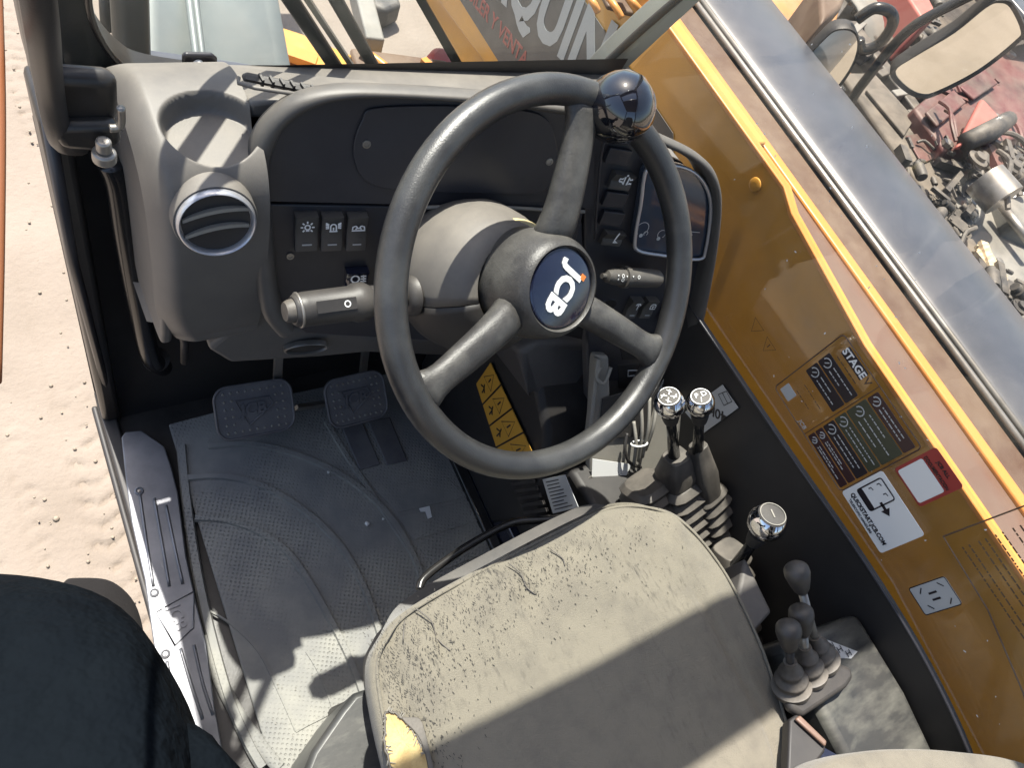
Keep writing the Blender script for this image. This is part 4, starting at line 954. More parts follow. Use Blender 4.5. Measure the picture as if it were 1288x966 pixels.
for i in range(len(ft)):
    p = ft[i]; q_ = ft[(i+1)%len(ft)]
    for k_ in range(2):
        s_ = p.lerp(q_, random.random())+V((0,0,.001)); fr.tube([s_, s_+(cc-s_)*random.uniform(-.06,.14)+V((random.uniform(-.006,.006),random.uniform(-.006,.006),random.uniform(.000,.003)))], [.0006,.0003], 5)
fo = obj('frayed_threads', fr, M_conc, seat, weld=False)
tf = smooth_path([TP(*q_,.001) for q_ in ((505,905),(515,903),(528,905),(535,925),(541,950),(546,975),(540,975),(534,948),(524,925))], 3, True)
obj('torn_flap', MB().prism(tf, (0,0,.003)), M_rub, seat, bevel=.001)
# base skirt, pan and adjustment bar
sk = [cen+V(((p.x-cen.x)*.90,(p.y-cen.y)*1.0,0))+V((.012,.012,0)) for p in OL]
obj('skirt', MB().rings([[V((p.x,p.y,.33)) for p in sk],[V((p.x,p.y,.40)) for p in sk],[V((p.x,p.y+.004,.43)) for p in sk],[cen+(V((p.x,p.y,0))-cen)*.93+V((0,0,.437)) for p in sk]]), M_podd, seat, smooth=50)
obj('suspension_box', MB().box((.40,-.12,.19), (.38,.40,.30), taper=.9), M_podd, seat, bevel=.01)
obj('adjuster_bar', MB().tube(smooth_path([P(528,742,z=.37),P(533,728,z=.37),P(560,706,z=.37),P(600,680,z=.37),P(645,658,z=.37),P(690,654,z=.37),P(715,650,z=.37),P(722,652,z=.36)],5), .0055, 12), M_blkgloss, seat, smooth=True)
obj('base_shroud', MB().prism([P(a,b,z=.26) for a,b in ((380,975),(392,945),(428,893),(445,872),(462,866),(520,880),(520,1010),(372,1010))], (0,0,-.24)), M_cons2, seat, bevel=.008)
# backrest behind the cushion and its right wing, and the right armrest
bkr = []
for z,hw,th,yy in ((.50,.21,.05,-.36),(.56,.235,.06,-.37),(.70,.24,.065,-.40),(.90,.23,.06,-.44),(1.05,.19,.05,-.47),(1.10,.12,.03,-.475)):
    bkr.append([V((.41+hw*cos(a)*(1),yy+th*sin(a)*(1.1),z)) for a in np.linspace(0,2*pi,28,endpoint=False)])
obj('backrest', MB().rings(bkr), M_seat, seat, smooth=True)
ar = smooth_path([P(995,1000,z=.58),P(1022,966,z=.58),P(1060,950,z=.585),P(1120,943,z=.59),P(1200,946,z=.59),P(1290,962,z=.585),P(1360,1010,z=.58),P(1330,1120,z=.58),P(1060,1100,z=.58)],6,True)
ac = sum(ar, V())/len(ar)
obj('armrest', MB().rings([[ac+(p-ac)*.95+V((0,0,-.06)) for p in ar],[ac+(p-ac)*1.0+V((0,0,-.03)) for p in ar],[p for p in ar],[ac+(p-ac)*.93+V((0,0,.012)) for p in ar],[ac+(p-ac)*.5+V((0,0,.02)) for p in ar]]), M_seat, seat, smooth=True)

# ================================================================== WINDOW STICKERS (on the inside of the side window)
WP = Plane((.818,0,0), (-1,0,0), (0,-1,0))          # u runs rearwards (reading direction), v runs up
def wy(y, z, w=0): return V((.818-w, y, z))
def rectp(y0, z0, y1, z1, w=0, r=.004):
    s_ = 1 if y1 > y0 else -1; out = []
    for cy,cz,a0 in ((y1-s_*r,z1-r,0),(y0+s_*r,z1-r,90),(y0+s_*r,z0+r,180),(y1-s_*r,z0+r,270)):
        for k in range(5): a = R(a0+22.5*k); out.append(wy(cy+s_*r*cos(a), cz+r*sin(a), w))
    return out
def line_art(parent, y0, z0, y1, z1, rows, m, name='fine_print', w=.0012, h=.0022, seed=1, icon_gap=0):
    rr_ = random.Random(seed); k = MB()
    for i in range(rows):
        z = z1-(i+.5)*(z1-z0)/rows; y = y0
        end = y0+(y1-y0)*rr_.uniform(.6,1)
        while (y-end)*(1 if y1<y0 else -1) > 0.004:
            l = rr_.uniform(.002,.008)*(1 if y1>y0 else -1); 
            k.ribbon([wy(y,z,w), wy(y+l,z,w)], h, (-1,0,0), .0003); y += l + (.0014 if y1>y0 else -.0014)
    return obj(name, k, m, parent)
stk = thing('engine_notice_sticker', 'clear sticker headed STAGE V with black and olive instruction panels on the side window', 'sticker', wy(.11,.575))
obj('outline', merge(MB().tube(rectp(.190,.578,.028,.716,.0003,.006), .0009, 4, closed=True), MB().tube([wy(.115,.578),wy(.113,.716)], .0006, 4)), M_brown, stk)
M_olv = mat('olive_print', (.045,.05,.03), .35); M_mar = mat('maroon_print', (.04,.015,.018), .35); M_ink = mat('black_purple_ink', (.014,.01,.016), .35)
for nm,(y0,z0,y1,z1),m_ in (('notice_panel',(.182,.662,.118,.684),M_ink),('notice_panel',(.182,.638,.118,.660),M_ink),
    ('rule_panel',(.109,.692,.032,.710),M_mar),('rule_panel',(.110,.656,.032,.690),M_olv),('rule_panel',(.110,.634,.032,.654),M_olv),('rule_panel',(.110,.612,.032,.632),M_ink),('rule_panel',(.110,.597,.032,.610),M_mar),('rule_panel',(.110,.582,.032,.595),M_mar)):
    pn = obj(nm, MB().prism(rectp(y0,z0,y1,z1,.0006,.002), (-.0006,0,0)), m_, stk)
    hz = z1-z0; icy = y0-.009; icz = (z0+z1)/2
    k = MB().ribbon([wy(icy+min(hz,.02)*.32*cos(R(a)), icz+min(hz,.02)*.32*sin(R(a)), .0014) for a in range(0,300,30)], .0016, (-1,0,0), .0003)
    k.ribbon([wy(icy+.002,icz-.003,.0014), wy(icy-.002,icz+.003,.0014)], .0014, (-1,0,0), .0003); obj('icon', k, M_whitegrey, pn)
    line_art(pn, y0-.019, z0+.003, y1+.003, z1-.003, 3 if hz > .03 else 2, M_whitegrey, 'text_lines', .0014, .0016, int(z0*9999))
hd = obj('heading_plate', MB().prism(rectp(.173,.698,.132,.713,.0006,.001), (-.0006,0,0)), M_ink, stk)
obj('heading', text_mb('STAGE', WP.mat(wy(.1525,.7055,.0014)), .0145, 0, .0004, .0003, sx=.98), M_white, hd)
obj('heading_numeral', text_mb('V', WP.mat(wy(.125,.7055,.0012)), .0145, 0, .0002, .0003), M_brown, stk)
line_art(stk, .172,.688,.122,.693, 1, M_brown, 'caption', .0008, .0016, 5)
line_art(stk, .168,.600,.118,.632, 2, M_brown, 'small_marks', .0008, .0012, 8)
obj('corner_print', text_mb('JCB', WP.mat(wy(.127,.585,.001)), .009, .15, .0001, .0003), M_whitegrey, stk)
obj('pale_patch', MB().prism(rectp(.183,.585,.163,.603,.0006,.001), (-.0004,0,0)), M_whitegrey, stk)
for i,(y,z) in enumerate(((.272,.607),(.240,.606))):
    t_ = MB().ribbon([wy(y+.011,z+.009,.0004), wy(y-.011,z+.009,.0004), wy(y,z-.010,.0004)], .0011, (-1,0,0), .0003, closed=True)
    if i: t_.ribbon([wy(y,z+.006,.0004),wy(y,z-.001,.0004)], .0012, (-1,0,0), .0003)
    tag(obj('triangle_mark', t_, M_ink), ('empty','exclamation')[i]+' triangle outline printed on the window, '+('farther from','nearer to')[i]+' the notice sticker', 'window marking')
vl = MB().tube([wy(.285,.60),wy(.262,.628),wy(.20,.632)], .0004, 4)
s2 = thing('documentation_sticker', 'dark red sticker with a blank white square and DOCUMENTACION lettering', 'sticker', wy(-.004,.668))
obj('red_card', MB().prism(rectp(.022,.668,-.030,.732,.0004,.004), (-.0008,0,0)), mat('dark_red_print', (.32,.035,.03), .4), s2)
obj('white_square', MB().prism(rectp(.018,.671,-.026,.709,.0014,.003), (-.0005,0,0)), M_white, s2)
obj('print', merge(text_mb('DOCUMENTACION', WP.mat(wy(-.004,.7135,.0016)), .0062, 0, .00015, .0003, sx=.80), text_mb('JCB ALL', WP.mat(wy(-.004,.7235,.0016)), .0062, 0, .00015, .0003)), M_ink, s2)
s3 = thing('quickstart_sticker', 'white sticker reading QUICKSTART.JCB.COM with a phone and arrow drawing', 'sticker', wy(-.018,.578))
obj('white_card', MB().prism(rectp(.027,.580,-.061,.652,.0004,.004), (-.0008,0,0)), M_white, s3)
obj('web_address', text_mb('QUICKSTART.JCB.COM', WP.mat(wy(-.017,.5935,.0014)), .0088, 0, .0003, .0003, sx=.80), M_ink, s3)
obj('caption', text_mb('TELESCOPIC HANDLERS', WP.mat(wy(-.010,.5850,.0014)), .0052, 0, .0001, .0003, sx=.86), M_ink, s3)
k = MB().ribbon(rectp(.020,.603,-.010,.645,.0014,.003), .0018, (-1,0,0), .0003, closed=True)
k.prism(rectp(.020,.603,-.010,.611,.0014,.002), (-.0003,0,0))
for (y,z) in ((.012,.636),(-.002,.636),(.012,.622)): k.ribbon([wy(y+.003,z-.002,.0014),wy(y+.003,z+.002,.0014),wy(y-.001,z+.003,.0014)], .0014, (-1,0,0), .0003)
k.prism([wy(-.006,.626,.0014),wy(-.006,.622,.0014),wy(-.016,.622,.0014),wy(-.016,.617,.0014),wy(-.025,.624,.0014),wy(-.016,.631,.0014),wy(-.016,.626,.0014)], (-.0003,0,0))
obj('phone_drawing', k, M_ink, s3)
s4 = thing('joystick_sticker', 'small blank-looking grey sticker with arrow pictograms low on the window', 'sticker', wy(-.128,.588))
obj('grey_card', MB().prism(rectp(-.111,.588,-.146,.643,.0004,.003), (-.0008,0,0)), M_whitegrey, s4)
k = MB().ribbon(rectp(-.111,.588,-.146,.643,.0013,.003), .0012, (-1,0,0), .0003, closed=True)
for y in (-.124,-.132): k.ribbon([wy(y,.610,.0014),wy(y,.622,.0014)], .0025, (-1,0,0), .0003)
for (y,z,s_) in ((-.118,.602,1),(-.118,.632,-1),(-.139,.602,-1),(-.139,.632,1)): k.ribbon([wy(y-.003,z-.003*s_,.0014),wy(y+.003,z+.003*s_,.0014)], .0014, (-1,0,0), .0003)
obj('pictograms', k, M_ink, s4)
s5 = thing('safety_text_sheet', 'clear sheet of closely printed safety lines behind a brown border at the window rear', 'sticker', wy(-.2,.66))
obj('border', MB().tube([wy(-.36,.60),wy(-.252,.645),wy(-.16,.667),wy(-.070,.672),wy(-.074,.90),wy(-.36,.90)], .0011, 4), M_brown, s5)
for i in range(6):
    z = .690+i*.022
    line_art(s5, -.088+(.0), z-.008, -.30, z+.010, 2, M_brown, 'text_lines', .0008, .0020, 50+i)
# reflections come from the real glass; scratches and stuck dust flecks on it
k = MB(); rr_ = random.Random(4)
for i in range(90):
    y,z = rr_.uniform(-.5,.55), rr_.uniform(.57,.95); s_ = rr_.uniform(.0006,.0016); a = rr_.uniform(0,6)
    k.ribbon([wy(y,z), wy(y+s_*2*cos(a), z+s_*2*sin(a))], s_, (-1,0,0), .0005)
tag(obj('glass_dust', k, M_white), 'pale dust flecks stuck on the side window', 'dust', kind='stuff')

# ================================================================== BOOM
bm_ = thing('telescopic_boom', 'ochre yellow telescopic boom lying beside the cab with a grey banner on its side', 'boom', (1.06,.3,.1))
def zb(y): return .19+.02*(1.3-y) if y < 1.3 else .19
obj('boom_side', MB().prism([V((1.0,3.2,.05)),V((1.0,1.5,.17)),V((1.0,1.1,.22)),V((1.0,.6,.10)),V((1.0,-1.6,.10)),V((1.0,-1.6,.592)),V((1.0,.20,.604)),V((1.0,.43,.630)),V((1.0,.47,.645)),V((1.0,1.1,.642)),V((1.0,3.2,.56))], (.02,0,0)), M_yel, bm_, bevel=.004)
obj('boom_bottom', MB().prism([V((1.02,3.2,.05)),V((1.02,1.1,.21)),V((1.02,-1.6,.10)),V((1.02,-1.6,.13)),V((1.02,3.2,.09))], (.12,0,0)), M_yel, bm_)
obj('edge_flange', MB().prism([V((.998,y,z)) for y,z in ((-1.6,.594),(.20,.606),(.43,.633),(.47,.648),(1.1,.645),(2.2,.60),(2.2,.592),(1.1,.637),(.47,.640),(.43,.624),(.20,.597),(-1.6,.585))], (.012,0,0)), M_yel2, bm_, bevel=.002)
obj('boom_top', MB().prism([V((1.008,-1.6,.590)),V((1.008,.20,.602)),V((1.008,.46,.606)),V((1.102,.56,.588)),V((1.102,.20,.586)),V((1.102,-1.6,.580))], (0,0,-.01)), M_pink, bm_)  # boom top panel, its mauve colour holding shade and reflection
obj('top_lip', MB().box((1.114,.4,.586), (.022,4.2,.014)), M_yel2, bm_, bevel=.004)
obj('top_slab', MB().box((1.06,1.9,.59), (.09,2.6,.02)), M_yel, bm_, bevel=.004)
obj('hose_tray', MB().box((1.165,.2,.568), (.078,4.6,.02)), M_brown, bm_, bevel=.003)
obj('boom_far_side', MB().box((1.13,.4,.34), (.02,4.2,.44)), M_brown, bm_)
obj('round_plug', MB().lathe(P(950,232,x=.998), (-1,0,0), [(0,.012),(.002,.0115),(.003,.009),(.0025,.001)], 24), M_yel, bm_, smooth=40)
for i,(dx,dz) in enumerate(((1.212,.584),(1.232,.584))):
    obj('guide_rail', MB().tube([V((dx,-1.6,dz)), V((dx,2.4,dz))], .0055, 10), M_steel, bm_, smooth=True)
obj('rail_slot', MB().box((1.222,.4,.575), (.016,4.0,.01)), M_blk, bm_)
# banner on the boom side
bn = obj('banner', MB().prism([V((.9985,y,z)) for y,z in ((2.0,.235),(1.44,.238),(1.15,.247),(.70,.262),(.665,.30),(.665,.50),(.70,.533),(1.05,.533),(1.6,.53),(2.0,.53))], (-.0012,0,0)), M_banner, bm_)
BP = Plane((.9972,0,0), (-1,0,0), (0,-1,0))
def bpt(y,z): return V((.9972,y,z))
# "QUIN" spans y 1.33 .. .86 ; lettering stands about .13 m high
obj('banner_letters', text_mb('MAQUIN', BP.mat(bpt(1.205,.428), R(13)), .178, .12, .006, .0006, sx=.80), M_bantext, bn)
obj('banner_letters', text_mb('ALQUILER Y VENTA', BP.mat(bpt(1.315,.293), R(8)), .046, .0, .001, .0006, sx=.92), M_banred, bn)

# engine bonnet beyond the boom
hd_ = thing('engine_bonnet', 'long grey glossy rounded engine bonnet beyond the boom', 'engine cover', (1.42,.2,-.3))
hp = [(1.245,.20),(1.245,.545),(1.25,.565),(1.265,.577),(1.31,.585),(1.38,.583),(1.45,.572),(1.52,.548),(1.57,.51),(1.60,.45),(1.61,.30),(1.61,-.3)]
hs = smooth_path([V((x,0,z)) for x,z in hp], 4)
rg = []
for y,s_ in ((1.62,.9),(1.60,.97),(1.55,1.0),(.8,1.0),(.2,1.0),(-.6,1.0),(-1.8,1.0)):
    rg.append([V((1.245+(p.x-1.245)*1, y, .2+(p.z-.2)*s_)) for p in hs])
m_ = MB(); m_.grid(rg); m_.prism([V((p.x,1.615,.2+(p.z-.2)*.9)) for p in hs], (0,-.02,0))
obj('bonnet_shell', m_, M_hood, hd_, smooth=50)
obj('shut_line', MB().tube([V((1.247,-1.8,.556)),V((1.247,1.6,.556))], .004, 8), M_steel, hd_, smooth=True)

# ================================================================== MIRRORS beyond the bonnet
def mirror(label, corners, dist, arm, thick=.05, yaw=0):
    "housing with a glass face turned back to the cab; corners traced on its own plane"
    t = thing('wing_mirror', label, 'mirror', dist, 'wing mirrors on stalks beyond the bonnet')
    PLn = Plane(dist, V((-.50,-.84,-.06)))
    c3 = smooth_path([PLn.px(*q_) for q_ in corners], 4, True); cc_ = sum(c3, V())/len(c3)
    obj('housing', MB().rings([[cc_+(p-cc_)*.80-PLn.n*thick for p in c3],[cc_+(p-cc_)*1.04-PLn.n*thick*.6 for p in c3],[cc_+(p-cc_)*1.09 for p in c3],[cc_+(p-cc_)*1.07+PLn.n*.006 for p in c3],[cc_+(p-cc_)*1.0+PLn.n*.004 for p in c3],[cc_+(p-cc_)*.99-PLn.n*.002 for p in c3]]), M_blk, t, smooth=50)
    gl = obj('mirror_glass', MB().prism([cc_+(p-cc_)*.995-PLn.n*.001 for p in c3], PLn.n*.002), M_mirror, t)
    for a_ in arm:
        obj('arm', MB().tube(smooth_path([PLn.px(*q_,-.02) for q_ in a_],5), .012, 10), M_blkgloss, t, smooth=True)
    return t, PLn, cc_
t_, PLn, cc_ = mirror('large rectangular wing mirror tilted outward at the top right', [(1126,88),(1150,70),(1200,40),(1240,8),(1256,2),(1270,8),(1284,38),(1276,52),(1230,88),(1180,114),(1160,118),(1140,108)], P(1205,65,z=.60), [[(1262,-25),(1200,4),(1140,40),(1085,105),(1068,130),(1055,136),(1046,124),(1060,110)]])
t_, PLn, cc_ = mirror('smaller wing mirror left of the large one reflecting stickers', [(1008,88),(1040,45),(1060,36),(1075,42),(1078,62),(1068,88),(1045,118),(1030,124)], P(1045,85,z=.52), [[(1078,24),(1100,10),(1120,15),(1122,32),(1105,55),(1085,62),(1080,50)],[(1040,122),(1052,130),(1062,128)]])
for q in ((1075,25,1062,42),):
    pass

# ================================================================== YARD MACHINES seen through the side window
def wheel(mbm, c, r_, w_, ax=(1,0,0)):
    mbm.lathe(c, ax, [(-w_/2,r_*.55),(-w_/2,r_*.9),(-w_/2*.8,r_),(w_/2*.8,r_),(w_/2,r_*.9),(w_/2,r_*.55),(w_/2*.6,r_*.5)], 28)
G_ = lambda px,py,z: P(px,py,z=z)
M_dred = mat('dark_red_machine_paint', (.11,.022,.025), .5, col2=(.05,.025,.022), scale=5, dust=.3)
M_lred = mat('sunlit_red_paint', (.42,.11,.09), .5, dust=.2)  # sunlight on the dark red machine is put into this lighter colour
M_drk = mat('oily_black_steel', (.022,.022,.024), .5, col2=(.06,.055,.05), scale=14, dust=.35)
M_tan = mat('dusty_tan_steel', (.12,.10,.08), .8, col2=(.05,.045,.04), scale=5, mixlo=.35, mixhi=.6, dust=.3)
M_org = mat('orange_machine_paint', (.5,.22,.04), .5, col2=(.3,.13,.04), scale=6, dust=.3)
M_gry = mat('weathered_grey_steel', (.2,.2,.19), .6, col2=(.12,.12,.11), scale=6, dust=.3)
M_wood = mat('splintered_pale_wood', (.6,.5,.34), .8, col2=(.35,.25,.15), scale=20, bump=.4, bscale=80, stretch=(1,6,6))  # pale tone broken by browner patches
M_lwhite = mat('white_panel_paint', (.7,.7,.7), .4)
def hull(parent, name, pts, z0, h, m, bev=.012):
    return obj(name, MB().prism([G_(a,b,z0+h) for a,b in pts], (0,0,-h)), m, parent, bevel=bev)
rnd = random.Random(11)
def clutter(parent, name, pts_box, z, n, m, smin=.02, smax=.09):
    "bolted brackets, hoses and lumps filling a machine's open frame"
    x0,y0,x1,y1 = pts_box; k = MB(); base = rnd.choice((.35,.8,1.1))
    for i in range(n):
        c = G_(rnd.uniform(x0,x1), rnd.uniform(y0,y1), z+rnd.uniform(-.12,.08)); s_ = smin+(smax-smin)*rnd.random()**2
        rz = base+rnd.choice((0,pi/2))+rnd.gauss(0,.05); Rz = M4.Rotation(rz,3,'Z'); q = rnd.random()
        if q < .28: k.box(c, (s_*rnd.uniform(1.2,3.2), s_*rnd.uniform(.25,.6), s_*rnd.uniform(.3,.6)), Rz)
        elif q < .42:
            k.box(c, (s_*1.5, s_*1.1, s_*.12), Rz)
            for a,b in ((-1,-1),(1,-1),(1,1),(-1,1)): k.lathe(c+Rz@V((a*s_*.6,b*s_*.42,s_*.06)), (0,0,1), [(0,s_*.1),(s_*.08,s_*.1),(s_*.1,s_*.03)], 6)
        elif q < .52:
            d = Rz@V((s_*rnd.uniform(1.5,3.5),0,0)); sd_ = Rz@V((0,s_*rnd.uniform(-1.2,1.2),0))
            k.tube(smooth_path([c-d, c-d*.4+sd_+V((0,0,s_*.5)), c+d*.4-sd_*.3+V((0,0,s_*.6)), c+d],3), min(.012,s_*.12)+.003, 7)
        elif q < .9: 
            ax_ = Rz@V((1,0,rnd.choice((0,0,.3)))); k.lathe(c, ax_, [(-s_*.7,s_*.1),(-s_*.7,s_*.32),(-s_*.55,s_*.36),(s_*.3,s_*.36),(s_*.32,s_*.24),(s_*.6,s_*.24),(s_*.6,s_*.08)], 12)
        else: k.lathe(c, (0,0,1), [(0,s_*.5),(s_*.1,s_*.52),(s_*.14,s_*.3),(s_*.3,s_*.28),(s_*.32,s_*.05)], 14)
    return obj(name, k, m, parent, weld=False, smooth=40)
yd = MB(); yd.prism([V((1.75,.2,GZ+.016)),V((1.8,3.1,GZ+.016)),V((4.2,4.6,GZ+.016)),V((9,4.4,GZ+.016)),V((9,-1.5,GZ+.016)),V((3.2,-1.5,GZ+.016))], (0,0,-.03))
tag(obj('dark_yard_sheet', yd, mat('dark_brown_soil', (.05,.042,.036), .9, col2=(.13,.105,.08), scale=2.5, bump=.6, bscale=14, bumpd=.05)), kind='structure')  # dark sheet added over the sand to darken the yard
# orange excavator undercarriage at the top
m1 = thing('excavator', 'orange and brown excavator body at the far top of the yard view', 'excavator', G_(1010,10,GZ))
hull(m1,'body',[(955,-30),(1070,-30),(1052,30),(1000,42),(962,20)], -.2, .5, M_org)
hull(m1,'counterweight',[(1030,-30),(1075,-30),(1060,8),(1035,28)], .35, .15, M_brown)
clutter(m1,'engine_parts',(962,-5,1020,36),.12,70,M_brown)
clutter(m1,'engine_parts',(985,10,1035,50),.0,60,M_drk)
hull(m1,'track',[(960,30),(1010,45),(1000,90),(975,72)], -.8, .45, M_drk)
# grey mudguard and wheel
m2 = thing('parked_tractor', 'dark tractor with a rounded grey mudguard behind the small mirror', 'tractor', G_(1020,70,GZ))
mg = MB(); c_ = G_(1030,78,-.35); 
rg = []
for a in np.linspace(R(10),R(175),14): rg.append([c_+V((w_,cos(a)*.34,sin(a)*.34)) for w_ in (-.14,-.05,.05,.14)])
mg.grid(rg); obj('mudguard', mg, M_gry, m2, smooth=True, solid=.01)
tw_ = MB(); wheel(tw_, c_+V((0,0,-.05)), .29, .24); obj('wheel', tw_, M_drk, m2, smooth=40)
hull(m2,'chassis',[(985,60),(1075,110),(1060,150),(995,110)], -.45, .2, M_drk)
# black ladder-frame trailer
m3 = thing('trailer_frame', 'black ladder frame trailer with cross rungs behind the mirrors', 'trailer', G_(1120,60,GZ))
for a,b in (((1085,-30),(1290,250)),((1060,40),(1190,215))):
    obj('side_beam', MB().bar(G_(*a,-.1), G_(*b,-.1), .06, .12), M_drk, m3, bevel=.008)
for i in range(9):
    t = i/8; a = (1085+205*t, -30+280*t); b = (1045+150*t, 25+195*t)
    obj('rung', MB().bar(G_(*a,-.06), G_(*b,-.06), .035, .05), M_gry if i%3==1 else M_drk, m3, bevel=.005)
clutter(m3,'fittings',(1080,0,1180,120),-.15,120,M_drk)
clutter(m3,'fittings',(1120,90,1220,190),-.15,80,M_gry,.02,.07)
# red machine at right
m4 = thing('red_loader', 'dark red loader with a triangular red panel coloured as sunlit at the right edge', 'loader', G_(1230,120,GZ))
hull(m4,'body',[(1150,135),(1230,70),(1330,40),(1340,150),(1260,180),(1190,190)], -.25, .4, M_dred)
hull(m4,'bonnet',[(1120,-40),(1150,-40),(1180,18),(1165,28)], -.1, .2, M_lred)
for q9 in ([(1165,140),(1200,112),(1216,128),(1180,158)],[(1208,108),(1238,86),(1256,104),(1226,124)]):
    hull(m4,'access_panel',q9, .162, .012, M_dred, .006)
for a9,b9 in ((1190,182),(1252,150),(1180,150),(1232,92),(1270,70)): obj('bolt', MB().lathe(G_(a9,b9,.15), (0,0,1), [(0,.022),(.014,.02),(.018,.006)], 6), M_steel, m4)
hull(m4,'side_panel',[(1206,182),(1236,122),(1264,152),(1240,178)], .18, .03, M_lred)
obj('headlamp_pod', MB().tube([G_(1215,178,.22),G_(1245,165,.24),G_(1268,150,.24)], [.03,.035,.028], 14), M_drk, m4, smooth=True)
clutter(m4,'fittings',(1180,90,1288,200),.14,22,M_dred,.02,.07)
clutter(m4,'hydraulic_hoses',(1225,180,1288,230),.15,80,M_drk,.02,.07)
hull(m4,'cab_roof',[(1240,-40),(1340,-40),(1340,30),(1292,20)], .2, .1, M_hood)
clutter(m3,'gearbox_parts',(1050,20,1200,190),-.3,60,M_drk,.06,.16)
clutter(m3,'rusty_parts',(1040,0,1130,90),-.2,24,M_org,.04,.12)
# tan engine box
m5 = thing('generator', 'dusty tan sheet metal generator box lying in the middle of the yard view', 'generator', G_(1110,180,GZ))
hull(m5,'casing',[(1058,90),(1100,90),(1190,190),(1230,250),(1180,262),(1120,180)], -.35, .45, M_tan)
hull(m5,'hatch',[(1090,112),(1112,110),(1150,150),(1138,170)], .103, .012, M_tan, .004)
hull(m5,'rust_panel',[(1140,170),(1165,165),(1185,195),(1160,205)], .103, .006, M_dred, .003)
hull(m5,'lower_casing',[(1130,190),(1190,240),(1215,290),(1190,320),(1140,250)], -.5, .3, M_drk)
clutter(m5,'fittings',(1130,170,1230,260),.1,80,M_drk,.012,.05)
# grey machine low right with a silver cylinder
m6 = thing('roller_machine', 'weathered grey machine with a pale steel cylinder at the lower right of the yard', 'roller', G_(1250,290,GZ))
hull(m6,'body',[(1195,235),(1240,215),(1330,330),(1330,430),(1260,380),(1200,300)], -.3, .4, M_gry)
obj('cylinder', MB().tube([G_(1238,224,.22),G_(1263,252,.22)], .06, 20), M_steel, m6, smooth=40)
obj('strut', MB().tube([G_(1258,256,.16),G_(1300,310,.16)], .015, 10), M_steel, m6, smooth=True)
obj('strut', MB().tube([G_(1222,232,.14),G_(1238,262,.14)], .008, 8), M_whitegrey, m6, smooth=True)
hull(m6,'front_plate',[(1188,290),(1225,300),(1262,365),(1245,395),(1215,350)], .105, .02, M_tan, .006)
for i,(a,b) in enumerate(((1248,258),(1256,268),(1222,256),(1255,330),(1232,330))):
    obj('bolt', MB().lathe(G_(a,b,.11), (0,0,1), [(0,.014),(.01,.013),(.012,.004)], 10), M_steel, m6, smooth=40)
clutter(m6,'castings',(1150,200,1288,400),-.15,70,M_drk,.05,.14)
clutter(m6,'fittings',(1180,230,1225,300),.1,90,M_drk,.015,.06)
clutter(m6,'fittings',(1225,330,1288,400),.12,70,M_drk,.015,.06)
tx_ = G_(1228,315,.13); 
# white wheel rim and panel
m7 = thing('white_van_panel', 'white body panel with red stripe and dark lettering at the far right edge', 'vehicle', G_(1275,225,GZ))
hull(m7,'panel',[(1246,215),(1290,195),(1340,230),(1300,262),(1262,245)], -.1, .12, M_lwhite)
hull(m7,'stripe',[(1250,222),(1290,224),(1292,232),(1256,232)], .026, .004, M_dred, .001)
hull(m7,'wheel_arch',[(1262,250),(1300,240),(1330,262),(1310,300),(1275,285)], .05, .1, M_gry)
# loose tyres lying and leaning between the machines
def tyre(label, px, py, z, r_, ax_):
    t = thing('old_tyre', label, 'tyre', G_(px,py,z), 'old tyres lying between the machines'); c = G_(px,py,z); w_ = r_*.5
    mt = MB(); mt.lathe(c, ax_, [(-w_/2,r_*.58),(-w_/2,r_*.86),(-w_*.4,r_*.96),(-w_*.2,r_),(w_*.2,r_),(w_*.4,r_*.96),(w_/2,r_*.86),(w_/2,r_*.58),(w_*.3,r_*.54),(-w_*.3,r_*.54)], 32)
    ty = obj('casing', mt, M_drk, t, smooth=40); a = V(ax_).normalized(); u = a.cross(V((.3,.2,1))).normalized(); v = a.cross(u); lg = MB()
    for k9 in range(20):
        e = u*cos(k9*pi/10)+v*sin(k9*pi/10); f_ = a.cross(e)
        for s9 in (-1,1): lg.bar(c+e*r_*.99+a*s9*w_*.05, c+e*r_*.97+a*s9*w_*.45+f_*r_*.09, r_*.07, r_*.07, e)
    o9 = obj('tread_lugs', lg, M_drk, ty)
    obj('rim', MB().lathe(c, ax_, [(-w_*.25,r_*.55),(-w_*.1,r_*.5),(0,r_*.2),(w_*.05,r_*.18),(w_*.05,.01)], 28), M_gry, t, smooth=40)
tyre('upright worn tyre standing between the generator and the red loader', 1172, 208, -.25, .19, (1,.35,.25))
tyre('worn tyre lying flat below the roller machine by the bonnet edge', 1222, 338, -.22, .17, (.1,-.2,1))
# timber offcuts between machines
for i,(pts,zz,lab) in enumerate((([(1072,140),(1082,142),(1110,192),(1122,200),(1098,180),(1080,160)],-.1,'pale splintered timber offcut beside the bonnet below the small mirror'),([(1232,303),(1243,308),(1262,345),(1268,358),(1250,338),(1236,322)],.14,'splintered pale timber offcut lying on the grey roller machine'),)):
    k = MB()
    for j in range(7):
        a,b = pts[0],pts[3]; o1 = rnd.uniform(-5,5); o2 = rnd.uniform(-4,4)
        k.bar(G_(a[0]+o1,a[1]-o1*.6+rnd.uniform(0,12),zz+j*.004), G_(b[0]+o2-rnd.uniform(0,12),b[1]-o2*.6-rnd.uniform(0,14),zz+j*.004), rnd.uniform(.012,.03), .012)
    tag(obj('timber_offcut', k, M_wood), lab, 'timber')
